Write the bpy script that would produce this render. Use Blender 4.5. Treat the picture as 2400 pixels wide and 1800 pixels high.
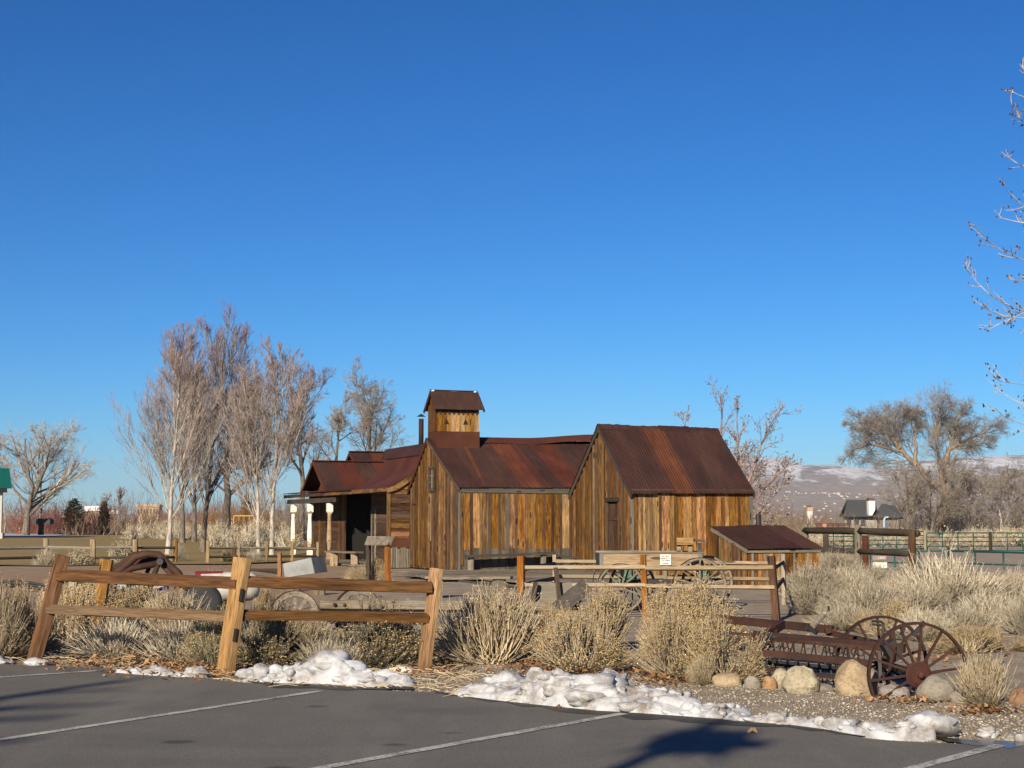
import bpy, math, random
import numpy as np
from mathutils import Vector, Matrix, noise
R = math.radians
random.seed(7)
for o in list(bpy.data.objects): bpy.data.objects.remove(o)
SC = bpy.context.scene; COL = SC.collection
# ---------------------------------------------------------------- camera
F, HY, EYE = 3612.0, 1215.0, 1.6          # focal length in photo pixels, horizon row, eye height
PITCH = math.atan((HY-900)/F); CP, SP = math.cos(PITCH), math.sin(PITCH)
cam = bpy.data.objects.new('camera', bpy.data.cameras.new('camera')); COL.objects.link(cam)
cam.data.sensor_width = 36; cam.data.lens = F/2400*36
cam.data.clip_start = .1; cam.data.clip_end = 30000
cam.location = (0, 0, EYE); cam.rotation_euler = (R(90)+PITCH, 0, 0); SC.camera = cam
# ---------------------------------------------------------------- light
SUN_AZ, SUN_EL = R(20), R(24)             # light travels towards +Y turned 20 degrees to +X
DXY = Vector((math.sin(SUN_AZ), math.cos(SUN_AZ), 0))
W = bpy.data.worlds.new("World"); SC.world = W; W.use_nodes = True
wn = W.node_tree; wn.nodes.clear()
wo = wn.nodes.new('ShaderNodeOutputWorld'); wb = wn.nodes.new('ShaderNodeBackground')
sky = wn.nodes.new('ShaderNodeTexSky'); sky.sky_type = 'NISHITA'; sky.sun_disc = False
sky.sun_elevation = SUN_EL; sky.sun_rotation = math.pi+SUN_AZ
sky.altitude = 1400; sky.air_density = 1.0; sky.dust_density = .35; sky.ozone_density = 3.0
# the sky's own gradient, deepened to the clear high-desert blue of the photograph (same everywhere)
sx_ = wn.nodes.new('ShaderNodeSeparateColor'); cx_ = wn.nodes.new('ShaderNodeCombineColor'); wn.links.new(sky.outputs[0], sx_.inputs[0])
for i_, (g_, a_) in enumerate(((1.89, .0395), (1.34, .208), (1.2, .405))):
    c_ = wn.nodes.new('ShaderNodeMath'); c_.operation = 'MINIMUM'; c_.inputs[1].default_value = 13
    p_ = wn.nodes.new('ShaderNodeMath'); p_.operation = 'POWER'; p_.inputs[1].default_value = g_
    m_ = wn.nodes.new('ShaderNodeMath'); m_.operation = 'MULTIPLY'; m_.inputs[1].default_value = a_
    wn.links.new(sx_.outputs[i_], c_.inputs[0]); wn.links.new(c_.outputs[0], p_.inputs[0]); wn.links.new(p_.outputs[0], m_.inputs[0]); wn.links.new(m_.outputs[0], cx_.inputs[i_])
wn.links.new(cx_.outputs[0], wb.inputs[0])
wb.inputs[1].default_value = .1
wn.links.new(wb.outputs[0], wo.inputs[0])
sun = bpy.data.objects.new('sun', bpy.data.lights.new('sun', 'SUN')); COL.objects.link(sun)
sun.data.energy = 4.95; sun.data.angle = R(.5); sun.data.color = (1, .855, .645)
sd = Vector((DXY.x*math.cos(SUN_EL), DXY.y*math.cos(SUN_EL), -math.sin(SUN_EL)))
sun.rotation_euler = sd.to_track_quat('-Z', 'Y').to_euler(); sun.location = (-10, -30, 20)
SC.view_settings.view_transform = 'Standard'; SC.view_settings.look = 'None'
SC.view_settings.exposure = .78; SC.view_settings.gamma = 1; SC.view_settings.use_curve_mapping = False
# ---------------------------------------------------------------- helpers
Z = Vector((0, 0, 1))
def V(*a): return Vector(a)
def ray(px, py):
    u = -(py-900)/F
    return (px-1200)/F, CP-SP*u, SP+CP*u
def at(px, py, Y):                         # world point seen at a photo pixel at distance Y
    a, b, c = ray(px, py); s = Y/b
    return Vector((a*s, Y, EYE+c*s))
def gr(px, py, z=0.0):                     # ground point seen at a photo pixel
    a, b, c = ray(px, py); s = (z-EYE)/c
    return Vector((a*s, b*s, z))
def sstep(a, b, x):
    t = min(1, max(0, (x-a)/(b-a))); return t*t*(3-2*t)
def gz(x, y):                              # terrain height: the arena on the right lies lower
    return -.75*sstep(.165, .2, x/max(y, 1))*sstep(43, 52, y)
WM = {}
def put(o, parent, M):
    COL.objects.link(o); WM[o.name] = M.copy()
    if parent:
        o.parent = parent; o.matrix_parent_inverse = WM[parent.name].inverted()
    o.matrix_basis = M
    return o
def tag(o, label=None, cat=None, group=None, kind=None):
    for k, v in (('label', label), ('category', cat), ('group', group), ('kind', kind)):
        if v: o[k] = v
    return o
def thing(name, label, cat, loc, group=None, rz=0):
    o = bpy.data.objects.new(name, None); o.empty_display_size = .2
    put(o, None, Matrix.Translation(loc) @ Matrix.Rotation(rz, 4, 'Z'))
    return tag(o, label, cat, group)
class MB:
    def __init__(s): s.v = []; s.f = []
    def add(s, vs, fs):
        o = len(s.v); s.v += [tuple(x) for x in vs]; s.f += [tuple(i+o for i in f) for f in fs]; return s
    def box(s, c, d):
        x, y, z = c; a, b, h = d[0]/2, d[1]/2, d[2]/2
        vs = [(x+i*a, y+j*b, z+k*h) for i in (-1, 1) for j in (-1, 1) for k in (-1, 1)]
        return s.add(vs, [(0, 1, 3, 2), (4, 6, 7, 5), (0, 4, 5, 1), (2, 3, 7, 6), (0, 2, 6, 4), (1, 5, 7, 3)])
    def beam(s, a, b, w, h, up=Z):
        a, b = Vector(a), Vector(b); x = (b-a).normalized()
        y = Vector(up).cross(x)
        if y.length < 1e-4: y = Vector((1, 0, 0)).cross(x)
        y.normalize(); z = x.cross(y)
        vs = [p+y*(i*w/2)+z*(k*h/2) for p in (a, b) for i in (-1, 1) for k in (-1, 1)]
        return s.add(vs, [(0, 1, 3, 2), (4, 6, 7, 5), (0, 4, 5, 1), (2, 3, 7, 6), (0, 2, 6, 4), (1, 5, 7, 3)])
    def tube(s, pts, r, n=6, cap=True):
        pts = [Vector(p) for p in pts]; m = len(pts)
        rs = r if hasattr(r, '__len__') else [r]*m
        ref = None; vs = []
        for i, p in enumerate(pts):
            t = (pts[min(i+1, m-1)]-pts[max(i-1, 0)]).normalized()
            if ref is None: ref = t.orthogonal().normalized()
            ref = (ref-t*ref.dot(t)).normalized(); b = t.cross(ref)
            vs += [p+(ref*math.cos(k*2*math.pi/n)+b*math.sin(k*2*math.pi/n))*rs[i] for k in range(n)]
        fs = [(i*n+k, i*n+(k+1) % n, (i+1)*n+(k+1) % n, (i+1)*n+k) for i in range(m-1) for k in range(n)]
        if cap: fs += [tuple(range(n))[::-1], tuple((m-1)*n+k for k in range(n))]
        return s.add(vs, fs)
    def lathe(s, prof, base, n=12, axis=Z):
        base = Vector(base); axis = Vector(axis).normalized(); x = axis.orthogonal().normalized(); y = axis.cross(x); m = len(prof)
        vs = [base+axis*h+(x*math.cos(k*2*math.pi/n)+y*math.sin(k*2*math.pi/n))*r for r, h in prof for k in range(n)]
        fs = [(i*n+k, i*n+(k+1) % n, (i+1)*n+(k+1) % n, (i+1)*n+k) for i in range(m-1) for k in range(n)]
        fs += [tuple(range(n))[::-1], tuple((m-1)*n+k for k in range(n))]
        return s.add(vs, fs)
    def prism(s, poly, ext):
        poly = [Vector(p) for p in poly]; ext = Vector(ext); n = len(poly)
        return s.add(poly+[p+ext for p in poly],
                     [tuple(range(n))[::-1], tuple(range(n, 2*n))]+[(k, (k+1) % n, n+(k+1) % n, n+k) for k in range(n)])
    def ring(s, c, axis, r, w, t, n=28, a0=0, a1=2*math.pi):
        # flat hoop: width w along the axis, thickness t inwards
        c = Vector(c); ax = Vector(axis).normalized(); x = ax.cross(Z)
        x = x.normalized() if x.length > .01 else V(1, 0, 0); y = x.cross(ax) if False else ax.cross(x)
        full = abs(a1-a0-2*math.pi) < 1e-6; m = n if full else n+1; vs = []
        for i in range(m):
            a = a0+(a1-a0)*i/n; d = x*math.cos(a)+y*math.sin(a)
            vs += [c+d*r-ax*w/2, c+d*r+ax*w/2, c+d*(r-t)+ax*w/2, c+d*(r-t)-ax*w/2]
        fs = [(i*4+k, i*4+(k+1) % 4, ((i+1) % m)*4+(k+1) % 4, ((i+1) % m)*4+k) for i in range(n) for k in range(4)]
        if not full: fs += [(3, 2, 1, 0), tuple(n*4+k for k in range(4))]
        return s.add(vs, fs)
def build(name, mb, mat, parent=None, smooth=False, M=None, kind=None):
    M = M or Matrix()
    me = bpy.data.meshes.new(name); me.from_pydata(mb.v, [], mb.f); me.validate(); me.update()
    if smooth: me.polygons.foreach_set('use_smooth', [True]*len(me.polygons))
    me.materials.append(mat)
    import bmesh
    b = bmesh.new(); b.from_mesh(me); bmesh.ops.recalc_face_normals(b, faces=b.faces); b.to_mesh(me); b.free()
    o = bpy.data.objects.new(name, me); put(o, parent, M)
    if kind: o['kind'] = kind
    return o
def np_mesh(name, Vv, Fs, mat, smooth=False):
    me = bpy.data.meshes.new(name); Vv = np.asarray(Vv, dtype=np.float32); Fs = np.asarray(Fs, dtype=np.int32)
    n, k = Fs.shape
    me.vertices.add(len(Vv)); me.vertices.foreach_set('co', Vv.ravel())
    me.loops.add(n*k); me.loops.foreach_set('vertex_index', Fs.ravel())
    me.polygons.add(n); me.polygons.foreach_set('loop_start', np.arange(0, n*k, k, dtype=np.int32))
    if smooth: me.polygons.foreach_set('use_smooth', np.ones(n, dtype=bool))
    me.update(calc_edges=True); me.materials.append(mat)
    return me
def mobj(name, me, parent=None, M=None, kind=None):
    o = bpy.data.objects.new(name, me); put(o, parent, M or Matrix())
    if kind: o['kind'] = kind
    return o
def frame(a, b, face):                     # local X from a to b, local Z towards face
    a, b = Vector(a), Vector(b); x = (b-a).normalized(); z = Vector(face)
    z = z-x*z.dot(x)
    if z.length < 1e-4: z = x.orthogonal()
    z.normalize(); y = z.cross(x)
    return Matrix(((x.x, y.x, z.x, a.x), (x.y, y.y, z.y, a.y), (x.z, y.z, z.z, a.z), (0, 0, 0, 1)))
def board(name, a, b, w, t, face, mat, parent, cut=0.0, seg=3, wob=.004, kind=None):
    # sawn board; local X along the grain; cut slants the far end
    L = (Vector(b)-Vector(a)).length; mb = MB(); vs = []
    for i in range(seg+1):
        x = L*i/seg; e = wob if 0 < i < seg else wob*.5
        dy, dz = random.uniform(-e, e), random.uniform(-e, e)
        for y in (-w/2, w/2):
            xx = x+(cut*(y/w) if i == seg else 0)
            for z in (-t/2, t/2): vs.append((xx, y+dy, z+dz))
    fs = []
    for i in range(seg):
        o = i*4; fs += [(o, o+4, o+5, o+1), (o+2, o+3, o+7, o+6), (o, o+2, o+6, o+4), (o+1, o+5, o+7, o+3)]
    o = seg*4; fs += [(0, 1, 3, 2), (o, o+2, o+3, o+1)]
    mb.add(vs, fs)
    return build(name, mb, mat, parent, M=frame(a, b, face), kind=kind)
def log(name, a, b, w, t, face, mat, parent, n=7, seg=7, jit=.12, bow=0.0, taper=0.0, smooth=False):
    # split or round timber with an uneven section
    L = (Vector(b)-Vector(a)).length; mb = MB(); vs = []
    sec = [(math.cos(2*math.pi*k/n+.4), math.sin(2*math.pi*k/n+.4), random.uniform(.82, 1.12)) for k in range(n)]
    for i in range(seg+1):
        q = i/seg; s = 1-taper*abs(q-.5)*2; oz = bow*math.sin(math.pi*q)
        for c, d, k in sec:
            j = k*s*(1+random.uniform(-jit, jit)*.5)
            vs.append((L*q+random.uniform(-.01, .01)*(0 < i < seg), c*w/2*j, d*t/2*j+oz))
    fs = [(i*n+k, i*n+(k+1) % n, (i+1)*n+(k+1) % n, (i+1)*n+k) for i in range(seg) for k in range(n)]
    fs += [tuple(range(n))[::-1], tuple(seg*n+k for k in range(n))]
    mb.add(vs, fs)
    return build(name, mb, mat, parent, smooth, frame(a, b, face))
# ---------------------------------------------------------------- materials
class NT:
    def __init__(s, name):
        s.m = bpy.data.materials.new(name); s.m.use_nodes = True; s.t = s.m.node_tree
        s.b = s.t.nodes['Principled BSDF']; s.oi = None
    def n(s, t, **k):
        x = s.t.nodes.new('ShaderNode'+t)
        for a, v in k.items(): setattr(x, a, v)
        return x
    def l(s, a, b): s.t.links.new(a, b)
    def set(s, sock, v):
        if hasattr(v, 'links') or hasattr(v, 'is_linked'): s.l(v, sock)
        else: sock.default_value = v
    def rnd(s):
        if not s.oi: s.oi = s.n('ObjectInfo')
        return s.oi.outputs['Random']
    def co(s, sc=(1, 1, 1), rnd=True):
        tc = s.n('TexCoord').outputs['Object']
        if rnd:
            m = s.n('VectorMath', operation='MULTIPLY_ADD'); s.l(s.rnd(), m.inputs[0]); m.inputs[1].default_value = (37, 53, 71); s.l(tc, m.inputs[2]); tc = m.outputs[0]
        v = s.n('VectorMath', operation='MULTIPLY'); s.l(tc, v.inputs[0]); v.inputs[1].default_value = sc
        return v.outputs[0]
    def noise(s, vec, scale=1, detail=4, rough=.55, dist=0):
        x = s.n('TexNoise'); s.l(vec, x.inputs['Vector']); x.inputs['Scale'].default_value = scale
        x.inputs['Detail'].default_value = detail; x.inputs['Roughness'].default_value = rough; x.inputs['Distortion'].default_value = dist
        return x.outputs['Fac']
    def ramp(s, fac, stops):
        x = s.n('ValToRGB'); s.l(fac, x.inputs[0]); e = x.color_ramp.elements
        while len(e) < len(stops): e.new(.5)
        for q, (p, c) in zip(e, stops): q.position = p; q.color = (*(c if hasattr(c, '__len__') else (c, c, c)), 1)
        return x.outputs[0]
    def mix(s, fac, a, b, mode='MIX'):
        x = s.n('MixRGB', blend_type=mode); s.set(x.inputs[0], fac)
        for i, c in ((1, a), (2, b)): s.set(x.inputs[i], (*c, 1) if isinstance(c, tuple) else c)
        return x.outputs[0]
    def mr(s, v, a, b, c, d):
        x = s.n('MapRange'); s.l(v, x.inputs[0])
        for i, q in enumerate((a, b, c, d)): x.inputs[i+1].default_value = q
        return x.outputs[0]
    def math(s, op, a, b=0.5):
        x = s.n('Math', operation=op); s.set(x.inputs[0], a); s.set(x.inputs[1], b); return x.outputs[0]
    def hsv(s, col, h=.5, sat=1., v=1.):
        x = s.n('HueSaturation'); s.l(col, x.inputs['Color'])
        for k, q in (('Hue', h), ('Saturation', sat), ('Value', v)): s.set(x.inputs[k], q)
        return x.outputs[0]
    def done(s, col, rough=.85, bump=None, strength=.4, dist=.01, metal=0, spec=.3):
        s.set(s.b.inputs['Base Color'], (*col, 1) if isinstance(col, tuple) else col)
        s.set(s.b.inputs['Roughness'], rough); s.b.inputs['Metallic'].default_value = metal
        s.b.inputs['Specular IOR Level'].default_value = spec
        if bump is not None:
            x = s.n('Bump'); x.inputs['Strength'].default_value = strength; x.inputs['Distance'].default_value = dist
            s.l(bump, x.inputs['Height']); s.l(x.outputs[0], s.b.inputs['Normal'])
        return s.m
def m_wood(name, dark, mid, light, grey=(.16, .145, .125), gmix=.25, vlo=.6, vhi=1.3, fine=1., knots=True):
    # weathered timber, grain along local X; every board gets its own tone and its own share of silvered grey
    t = NT(name); g = t.noise(t.co((1.1, 16*fine, 16*fine)), 2.2, 6, .62, .6); f = t.noise(t.co((2.5, 60*fine, 60*fine)), 2, 3, .6)
    p = t.noise(t.co((.55, 2.6, 2.6)), 1.6, 3, .55)
    b_ = t.noise(t.co((.75, 6*fine, 6*fine)), 1.7, 4, .6, .8)
    c = t.ramp(t.mix(.6, g, b_), [(.33, dark), (.47, mid), (.66, light)])
    c = t.mix(t.ramp(f, [(.36, .75), (.55, 0.)]), c, dark)
    rg = t.math('FRACT', t.math('MULTIPLY', t.rnd(), 7.31), 0)
    gm = t.math('MULTIPLY', t.mr(t.math('ADD', p, t.mr(rg, 0, 1, -.25, .25)), .45, .72, 0, 1), gmix*2)
    c = t.mix(t.math('MINIMUM', gm, .9), c, grey)
    if knots:
        vo = t.n('TexVoronoi'); t.l(t.co((1.3, 5.5, 5.5)), vo.inputs['Vector']); vo.inputs['Scale'].default_value = 1.0
        c = t.mix(t.ramp(vo.outputs['Distance'], [(.10, .85), (.17, .0)]), c, tuple(x*.35 for x in dark))
        vo2 = t.math('COMPARE', vo.outputs['Distance'], .20); vo2.node.inputs[2].default_value = .03
        c = t.mix(t.math('MULTIPLY', vo2, .25), c, light)
    c = t.hsv(c, t.mr(rg, 0, 1, .495, .511), t.mr(t.rnd(), 0, 1, 1.15, .85), t.mr(t.rnd(), 0, 1, vlo, vhi))
    return t.done(c, .88, g, .5, .012)
def m_rust(name, stops, streak=True, vlo=.7, vhi=1.25, bump=.25):
    t = NT(name)
    g = t.noise(t.co((9, 1.3, 4) if streak else (3, 3, 3)), 1.2, 6, .65, .3); f = t.noise(t.co((30, 30, 30)), 1, 4, .6)
    c = t.ramp(t.mix(.35, g, f), stops)
    big = t.noise(t.co((.9, .9, .9)), 1.1, 3, .5)
    c = t.hsv(c, .5, 1, t.mr(big, .3, .7, .75, 1.25)); c = t.hsv(c, t.mr(t.rnd(), 0, 1, .49, .512), 1, t.mr(t.rnd(), 0, 1, vlo, vhi))
    return t.done(c, t.mr(f, .3, .7, .6, .9), f, bump, .006, 0, .18)
def m_plain(name, col, rough=.7, var=.15, sc=6, metal=0, bump=.1, spec=.4, emit=0):
    t = NT(name); n = t.noise(t.co((sc, sc, sc)), 1, 5, .6)
    c = t.ramp(n, [(.3, tuple(x*(1-var) for x in col)), (.7, tuple(min(1, x*(1+var)) for x in col))])
    return t.done(c, rough, n, bump, .005, metal, spec)
def m_island(name, a, b, c, rough=.9, trans=0., tip=None):
    # stems, twigs, leaves: each strand its own tone
    t = NT(name); g = t.n('NewGeometry')
    col = t.ramp(g.outputs['Random Per Island'], [(0, a), (.5, b), (1, c)])
    if tip:                                # young growth higher in the crown is redder
        sz = t.n('SeparateXYZ'); t.l(t.n('TexCoord').outputs['Object'], sz.inputs[0]); col = t.mix(t.mr(sz.outputs[2], 5.5, 11, 0, .75), col, tip)
    col = t.hsv(col, .5, 1, t.mr(t.rnd(), 0, 1, .85, 1.15))
    return t.done(col, rough, spec=.2)
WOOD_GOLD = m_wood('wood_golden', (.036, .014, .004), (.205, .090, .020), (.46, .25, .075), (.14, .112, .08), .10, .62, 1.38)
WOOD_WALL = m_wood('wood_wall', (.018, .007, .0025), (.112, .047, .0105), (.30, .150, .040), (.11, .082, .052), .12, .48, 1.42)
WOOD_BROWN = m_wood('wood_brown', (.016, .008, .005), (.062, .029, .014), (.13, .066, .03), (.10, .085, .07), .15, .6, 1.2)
WOOD_GREY = m_wood('wood_grey', (.07, .056, .042), (.18, .15, .113), (.29, .245, .19), (.14, .128, .112), .3, .7, 1.25)
WOOD_SILVER = m_wood('wood_splashed_grey', (.028, .024, .020), (.070, .061, .050), (.135, .116, .094), (.085, .08, .07), .3, .7, 1.3)
WOOD_DARK = m_wood('wood_dark', (.016, .011, .008), (.046, .032, .021), (.085, .062, .042), (.07, .062, .054), .25, .7, 1.25)
WOOD_RAIL = m_wood('wood_rail', (.034, .015, .006), (.108, .054, .0225), (.20, .108, .047), (.11, .085, .06), .15, .8, 1.15)
WOOD_POST = m_wood('wood_post', (.085, .042, .014), (.27, .150, .056), (.42, .265, .115), (.2, .155, .11), .14, .85, 1.1)
WOOD_NEW = m_wood('wood_orange', (.10, .038, .013), (.235, .098, .030), (.33, .165, .062), (.2, .14, .08), .1, .9, 1.1)
WOOD_PALE = m_wood('wood_pale', (.12, .08, .045), (.27, .195, .115), (.40, .31, .2), (.22, .19, .15), .3, .8, 1.15)
RUST_ROOF = m_rust('rust_roof', [(.28, (.0165, .0115, .0115)), (.48, (.037, .0180, .0158)), (.64, (.056, .0225, .0170)), (.84, (.105, .036, .0175))], vlo=.8, vhi=1.15)
RUST_RED = m_rust('rust_red', [(.25, (.034, .015, .012)), (.5, (.078, .024, .014)), (.78, (.14, .043, .016))], vlo=.75, vhi=1.15)
RUST_FLAT = m_rust('rust_flat', [(.25, (.048, .018, .013)), (.5, (.066, .022, .014)), (.8, (.088, .028, .015))], False, .9, 1.1)
RUST_IRON = m_rust('rust_iron', [(.25, (.014, .009, .008)), (.5, (.038, .019, .015)), (.75, (.072, .030, .019))], False, .8, 1.2)
RUST_HUB = m_rust('rust_hub', [(.25, (.035, .017, .012)), (.5, (.072, .030, .020)), (.75, (.11, .045, .028))], False)
BLACK = m_plain('dark_interior', (.010, .009, .008), .95, .2)  # near-black colour stands for the shade in openings and the porch room
IRON = m_plain('black_iron', (.018, .017, .017), .6, .3)
GREENP = m_plain('green_paint', (.004, .048, .038), .5, .2)
GREENW = m_plain('green_wagon_paint', (.03, .13, .085), .6, .35)
GALV = m_plain('galvanised_metal', (.115, .125, .132), .55, .35, 3, .1)
WHITE = m_plain('white_paint', (.62, .61, .57), .55, .08)
GLASS = m_plain('window_glass', (.035, .042, .042), .2, .3, 3, 0, .02, .8)
# ================================================================ large structure: ground, lot, lawn, hills
def ground_mat():
    t = NT('dirt_and_gravel'); c = t.co((1, 1, 1), False)
    big = t.noise(c, .16, 5, .6); med = t.noise(c, 1.6, 5, .65); fine = t.noise(c, 26, 4, .7); pb = t.noise(c, 85, 2, .6)
    col = t.ramp(med, [(.3, (.19, .15, .108)), (.5, (.275, .228, .172)), (.7, (.36, .31, .24))])
    sx = t.n('SeparateXYZ'); t.l(c, sx.inputs[0])
    col = t.mix(t.math('MULTIPLY', t.ramp(big, [(.34, .15), (.55, .85)]), t.mr(sx.outputs[0], -1.5, -5, 0, 1)), col, (.28, .168, .092))
    col = t.mix(t.ramp(fine, [(.38, .55), (.52, 0.)]), col, (.08, .065, .052))
    col = t.mix(t.ramp(pb, [(.6, 0.), (.72, .55)]), col, (.50, .45, .38))
    return t.done(col, .95, t.mix(.5, fine, pb), .9, .02)
GROUND = ground_mat()
xs = np.concatenate([-np.geomspace(6000, 30, 26), np.linspace(-28, 60, 89), np.geomspace(64, 6000, 26)])
ys = np.concatenate([-np.geomspace(400, 6, 10), np.linspace(-4, 60, 65), np.geomspace(63, 9000, 44)])
gv = np.array([(x, y, gz(x, y)+.05*(noise.noise((x*.11, y*.11, 3)))*sstep(24, 50, abs(y))) for y in ys for x in xs])
nx = len(xs)
ii, jj = np.meshgrid(np.arange(len(ys)-1), np.arange(nx-1), indexing='ij'); b0 = (ii*nx+jj).ravel()
mobj('ground', np_mesh('ground', gv, np.stack([b0, b0+1, b0+nx+1, b0+nx], 1), GROUND, True), kind='structure')
def sheet(name, poly, z, mat, kind='structure', drop=None):
    mb = MB(); n = len(poly); vs = [(p[0], p[1], z) for p in poly]
    fs = [tuple(range(n))]
    if drop:
        vs += [(p[0], p[1], z-drop) for p in poly]; fs += [(k, (k+1) % n, n+(k+1) % n, n+k) for k in range(n)]
    mb.add(vs, fs)
    return build(name, mb, mat, kind=kind)
def asphalt_mat():
    t = NT('asphalt'); c = t.co((1, 1, 1), False)
    f = t.noise(c, 60, 3, .7); m = t.noise(c, .9, 5, .6); vo = t.n('TexVoronoi'); t.l(c, vo.inputs['Vector']); vo.inputs['Scale'].default_value = 120
    col = t.ramp(m, [(.3, (.112, .106, .095)), (.7, (.148, .139, .123))])
    col = t.mix(t.ramp(f, [(.38, .65), (.56, 0.)]), col, (.05, .048, .045))
    col = t.mix(t.ramp(vo.outputs['Distance'], [(.14, .7), (.3, 0.)]), col, (.24, .225, .2))
    st = t.noise(t.co((.35, .8, 1), False), 1.5, 3, .5, .4)
    col = t.mix(t.ramp(st, [(.5, 0.), (.72, .4)]), col, (.07, .068, .064))
    v2 = t.n('TexVoronoi'); t.l(t.co((1.1, 1.5, 1), False), v2.inputs['Vector']); v2.inputs['Scale'].default_value = .75
    col = t.mix(t.ramp(t.math('ADD', v2.outputs['Distance'], t.math('MULTIPLY', m, .18)), [(.155, .75), (.2, 0.)]), col, (.035, .034, .033))
    dd = t.noise(t.co((1.2, .22, 1), False), 1.1, 4, .6, .2)
    col = t.mix(t.ramp(dd, [(.52, 0.), (.7, .4)]), col, (.185, .175, .155))
    return t.done(col, .85, f, .5, .006)
ASPH = asphalt_mat()
EDGE = [(-700, 1520), (-250, 1540), (0, 1559), (120, 1563), (230, 1568), (380, 1581), (480, 1592), (560, 1602), (680, 1612), (800, 1619), (930, 1622), (1010, 1626),
        (1060, 1634), (1180, 1648), (1300, 1660), (1440, 1673), (1560, 1682), (1660, 1690), (1780, 1697), (1900, 1708), (1960, 1722), (2050, 1737), (2180, 1745), (2300, 1749), (2420, 1752), (2700, 1768), (3200, 1800)]
ep = []
for (a, b) in zip(EDGE[:-1], EDGE[1:]):
    for k in range(6):
        q = gr(a[0]+(b[0]-a[0])*k/6, a[1]+(b[1]-a[1])*k/6); e = noise.noise((q.x*3.1, q.y*3.1, 0))*.05+noise.noise((q.x*11, q.y*11, 4))*.02
        ep.append((q.x, q.y+e))
lot = ep+[(40, ep[-1][1]), (40, -60), (-60, -60), (-60, ep[0][1])]
sheet('parking_lot', lot, .014, ASPH, drop=.06)
def paint_mat():
    t = NT('worn_line_paint'); c = t.co((1, 1, 1), False); f = t.noise(c, 38, 5, .75); m = t.noise(c, 3, 3, .6)
    k = t.ramp(t.mix(.35, f, m), [(.43, 0.), (.53, 1.)])
    return t.done(t.mix(k, (.13, .127, .12), (.40, .395, .375)), .8, f, .3, .004)
PAINT = paint_mat()
for (a, b) in (((-160, 1602), (228, 1576)), ((-240, 1776), (750, 1624)), ((700, 1816), (1462, 1677)), ((1900, 1872), (2345, 1752))):
    p, q = gr(*a), gr(*b); d = (q-p).normalized(); n = V(-d.y, d.x, 0)*.05
    sheet('painted_line', [p+n, p-n, q-n, q+n], .019, PAINT)
WET = m_plain('wet_asphalt', (.048, .046, .043), .62, .3, 5, 0, .1, .15)
PUD = m_plain('puddle_water', (.010, .012, .016), .16, .1, 3, 0, 0, .22)
def strip(name, pts, mat, z, wpx=12):
    up, lo = [], []
    for k in range(len(pts)-1):
        for j in range(5):
            q = j/5; x = pts[k][0]*(1-q)+pts[k+1][0]*q; y = pts[k][1]*(1-q)+pts[k+1][1]*q
            q_ = (x-pts[0][0])/(pts[-1][0]-pts[0][0]); tp_ = math.sin(math.pi*min(1, max(0, q_)))**.5; e = abs(noise.noise((x*.018, 0, z*99)))*wpx*1.6*tp_+2.5*noise.noise((x*.11, 0, 7))*tp_
            up.append(gr(x, y-6)); lo.append(gr(x, y-5+(wpx*.3+6)*tp_+e))
    sheet(name, up+lo[::-1], z, mat)
strip('wet_patch', [(560, 1600), (700, 1612), (900, 1617), (985, 1619)], WET, .018)
strip('wet_patch', [(1010, 1630), (1180, 1648), (1400, 1671), (1600, 1688), (1900, 1711), (2060, 1739)], WET, .018)
strip('puddle', [(2190, 1738), (2270, 1745), (2360, 1748), (2440, 1752)], PUD, .018, 12)
def lawn_mat():
    t = NT('dormant_lawn'); c = t.co((1, 1, 1), False); a = t.noise(c, .12, 4, .6); f = t.noise(c, 4, 5, .7)
    col = t.ramp(t.mix(.4, a, f), [(.35, (.20, .135, .048)), (.52, (.23, .165, .065)), (.66, (.13, .125, .042))])
    return t.done(col, .95, f, .8, .05)
LAWN = lawn_mat()
lp = [gr(-900, 1318), gr(-300, 1324), gr(0, 1328), gr(120, 1330), gr(330, 1326), gr(520, 1325), gr(700, 1318), gr(760, 1300), gr(760, 1277), gr(640, 1270), gr(480, 1262), gr(330, 1255), gr(-900, 1252)]
sheet('lawn', lp, .055, LAWN)
CONC = m_plain('concrete', (.36, .36, .34), .85, .1)
sheet('concrete_pad', [gr(-700, 1262), gr(120, 1259), gr(165, 1255), gr(150, 1252.5), gr(-700, 1252.5)], .10, CONC, drop=.1)
ARENA = m_plain('arena_dirt', (.25, .20, .15), .95, .2, 1.2)
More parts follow.
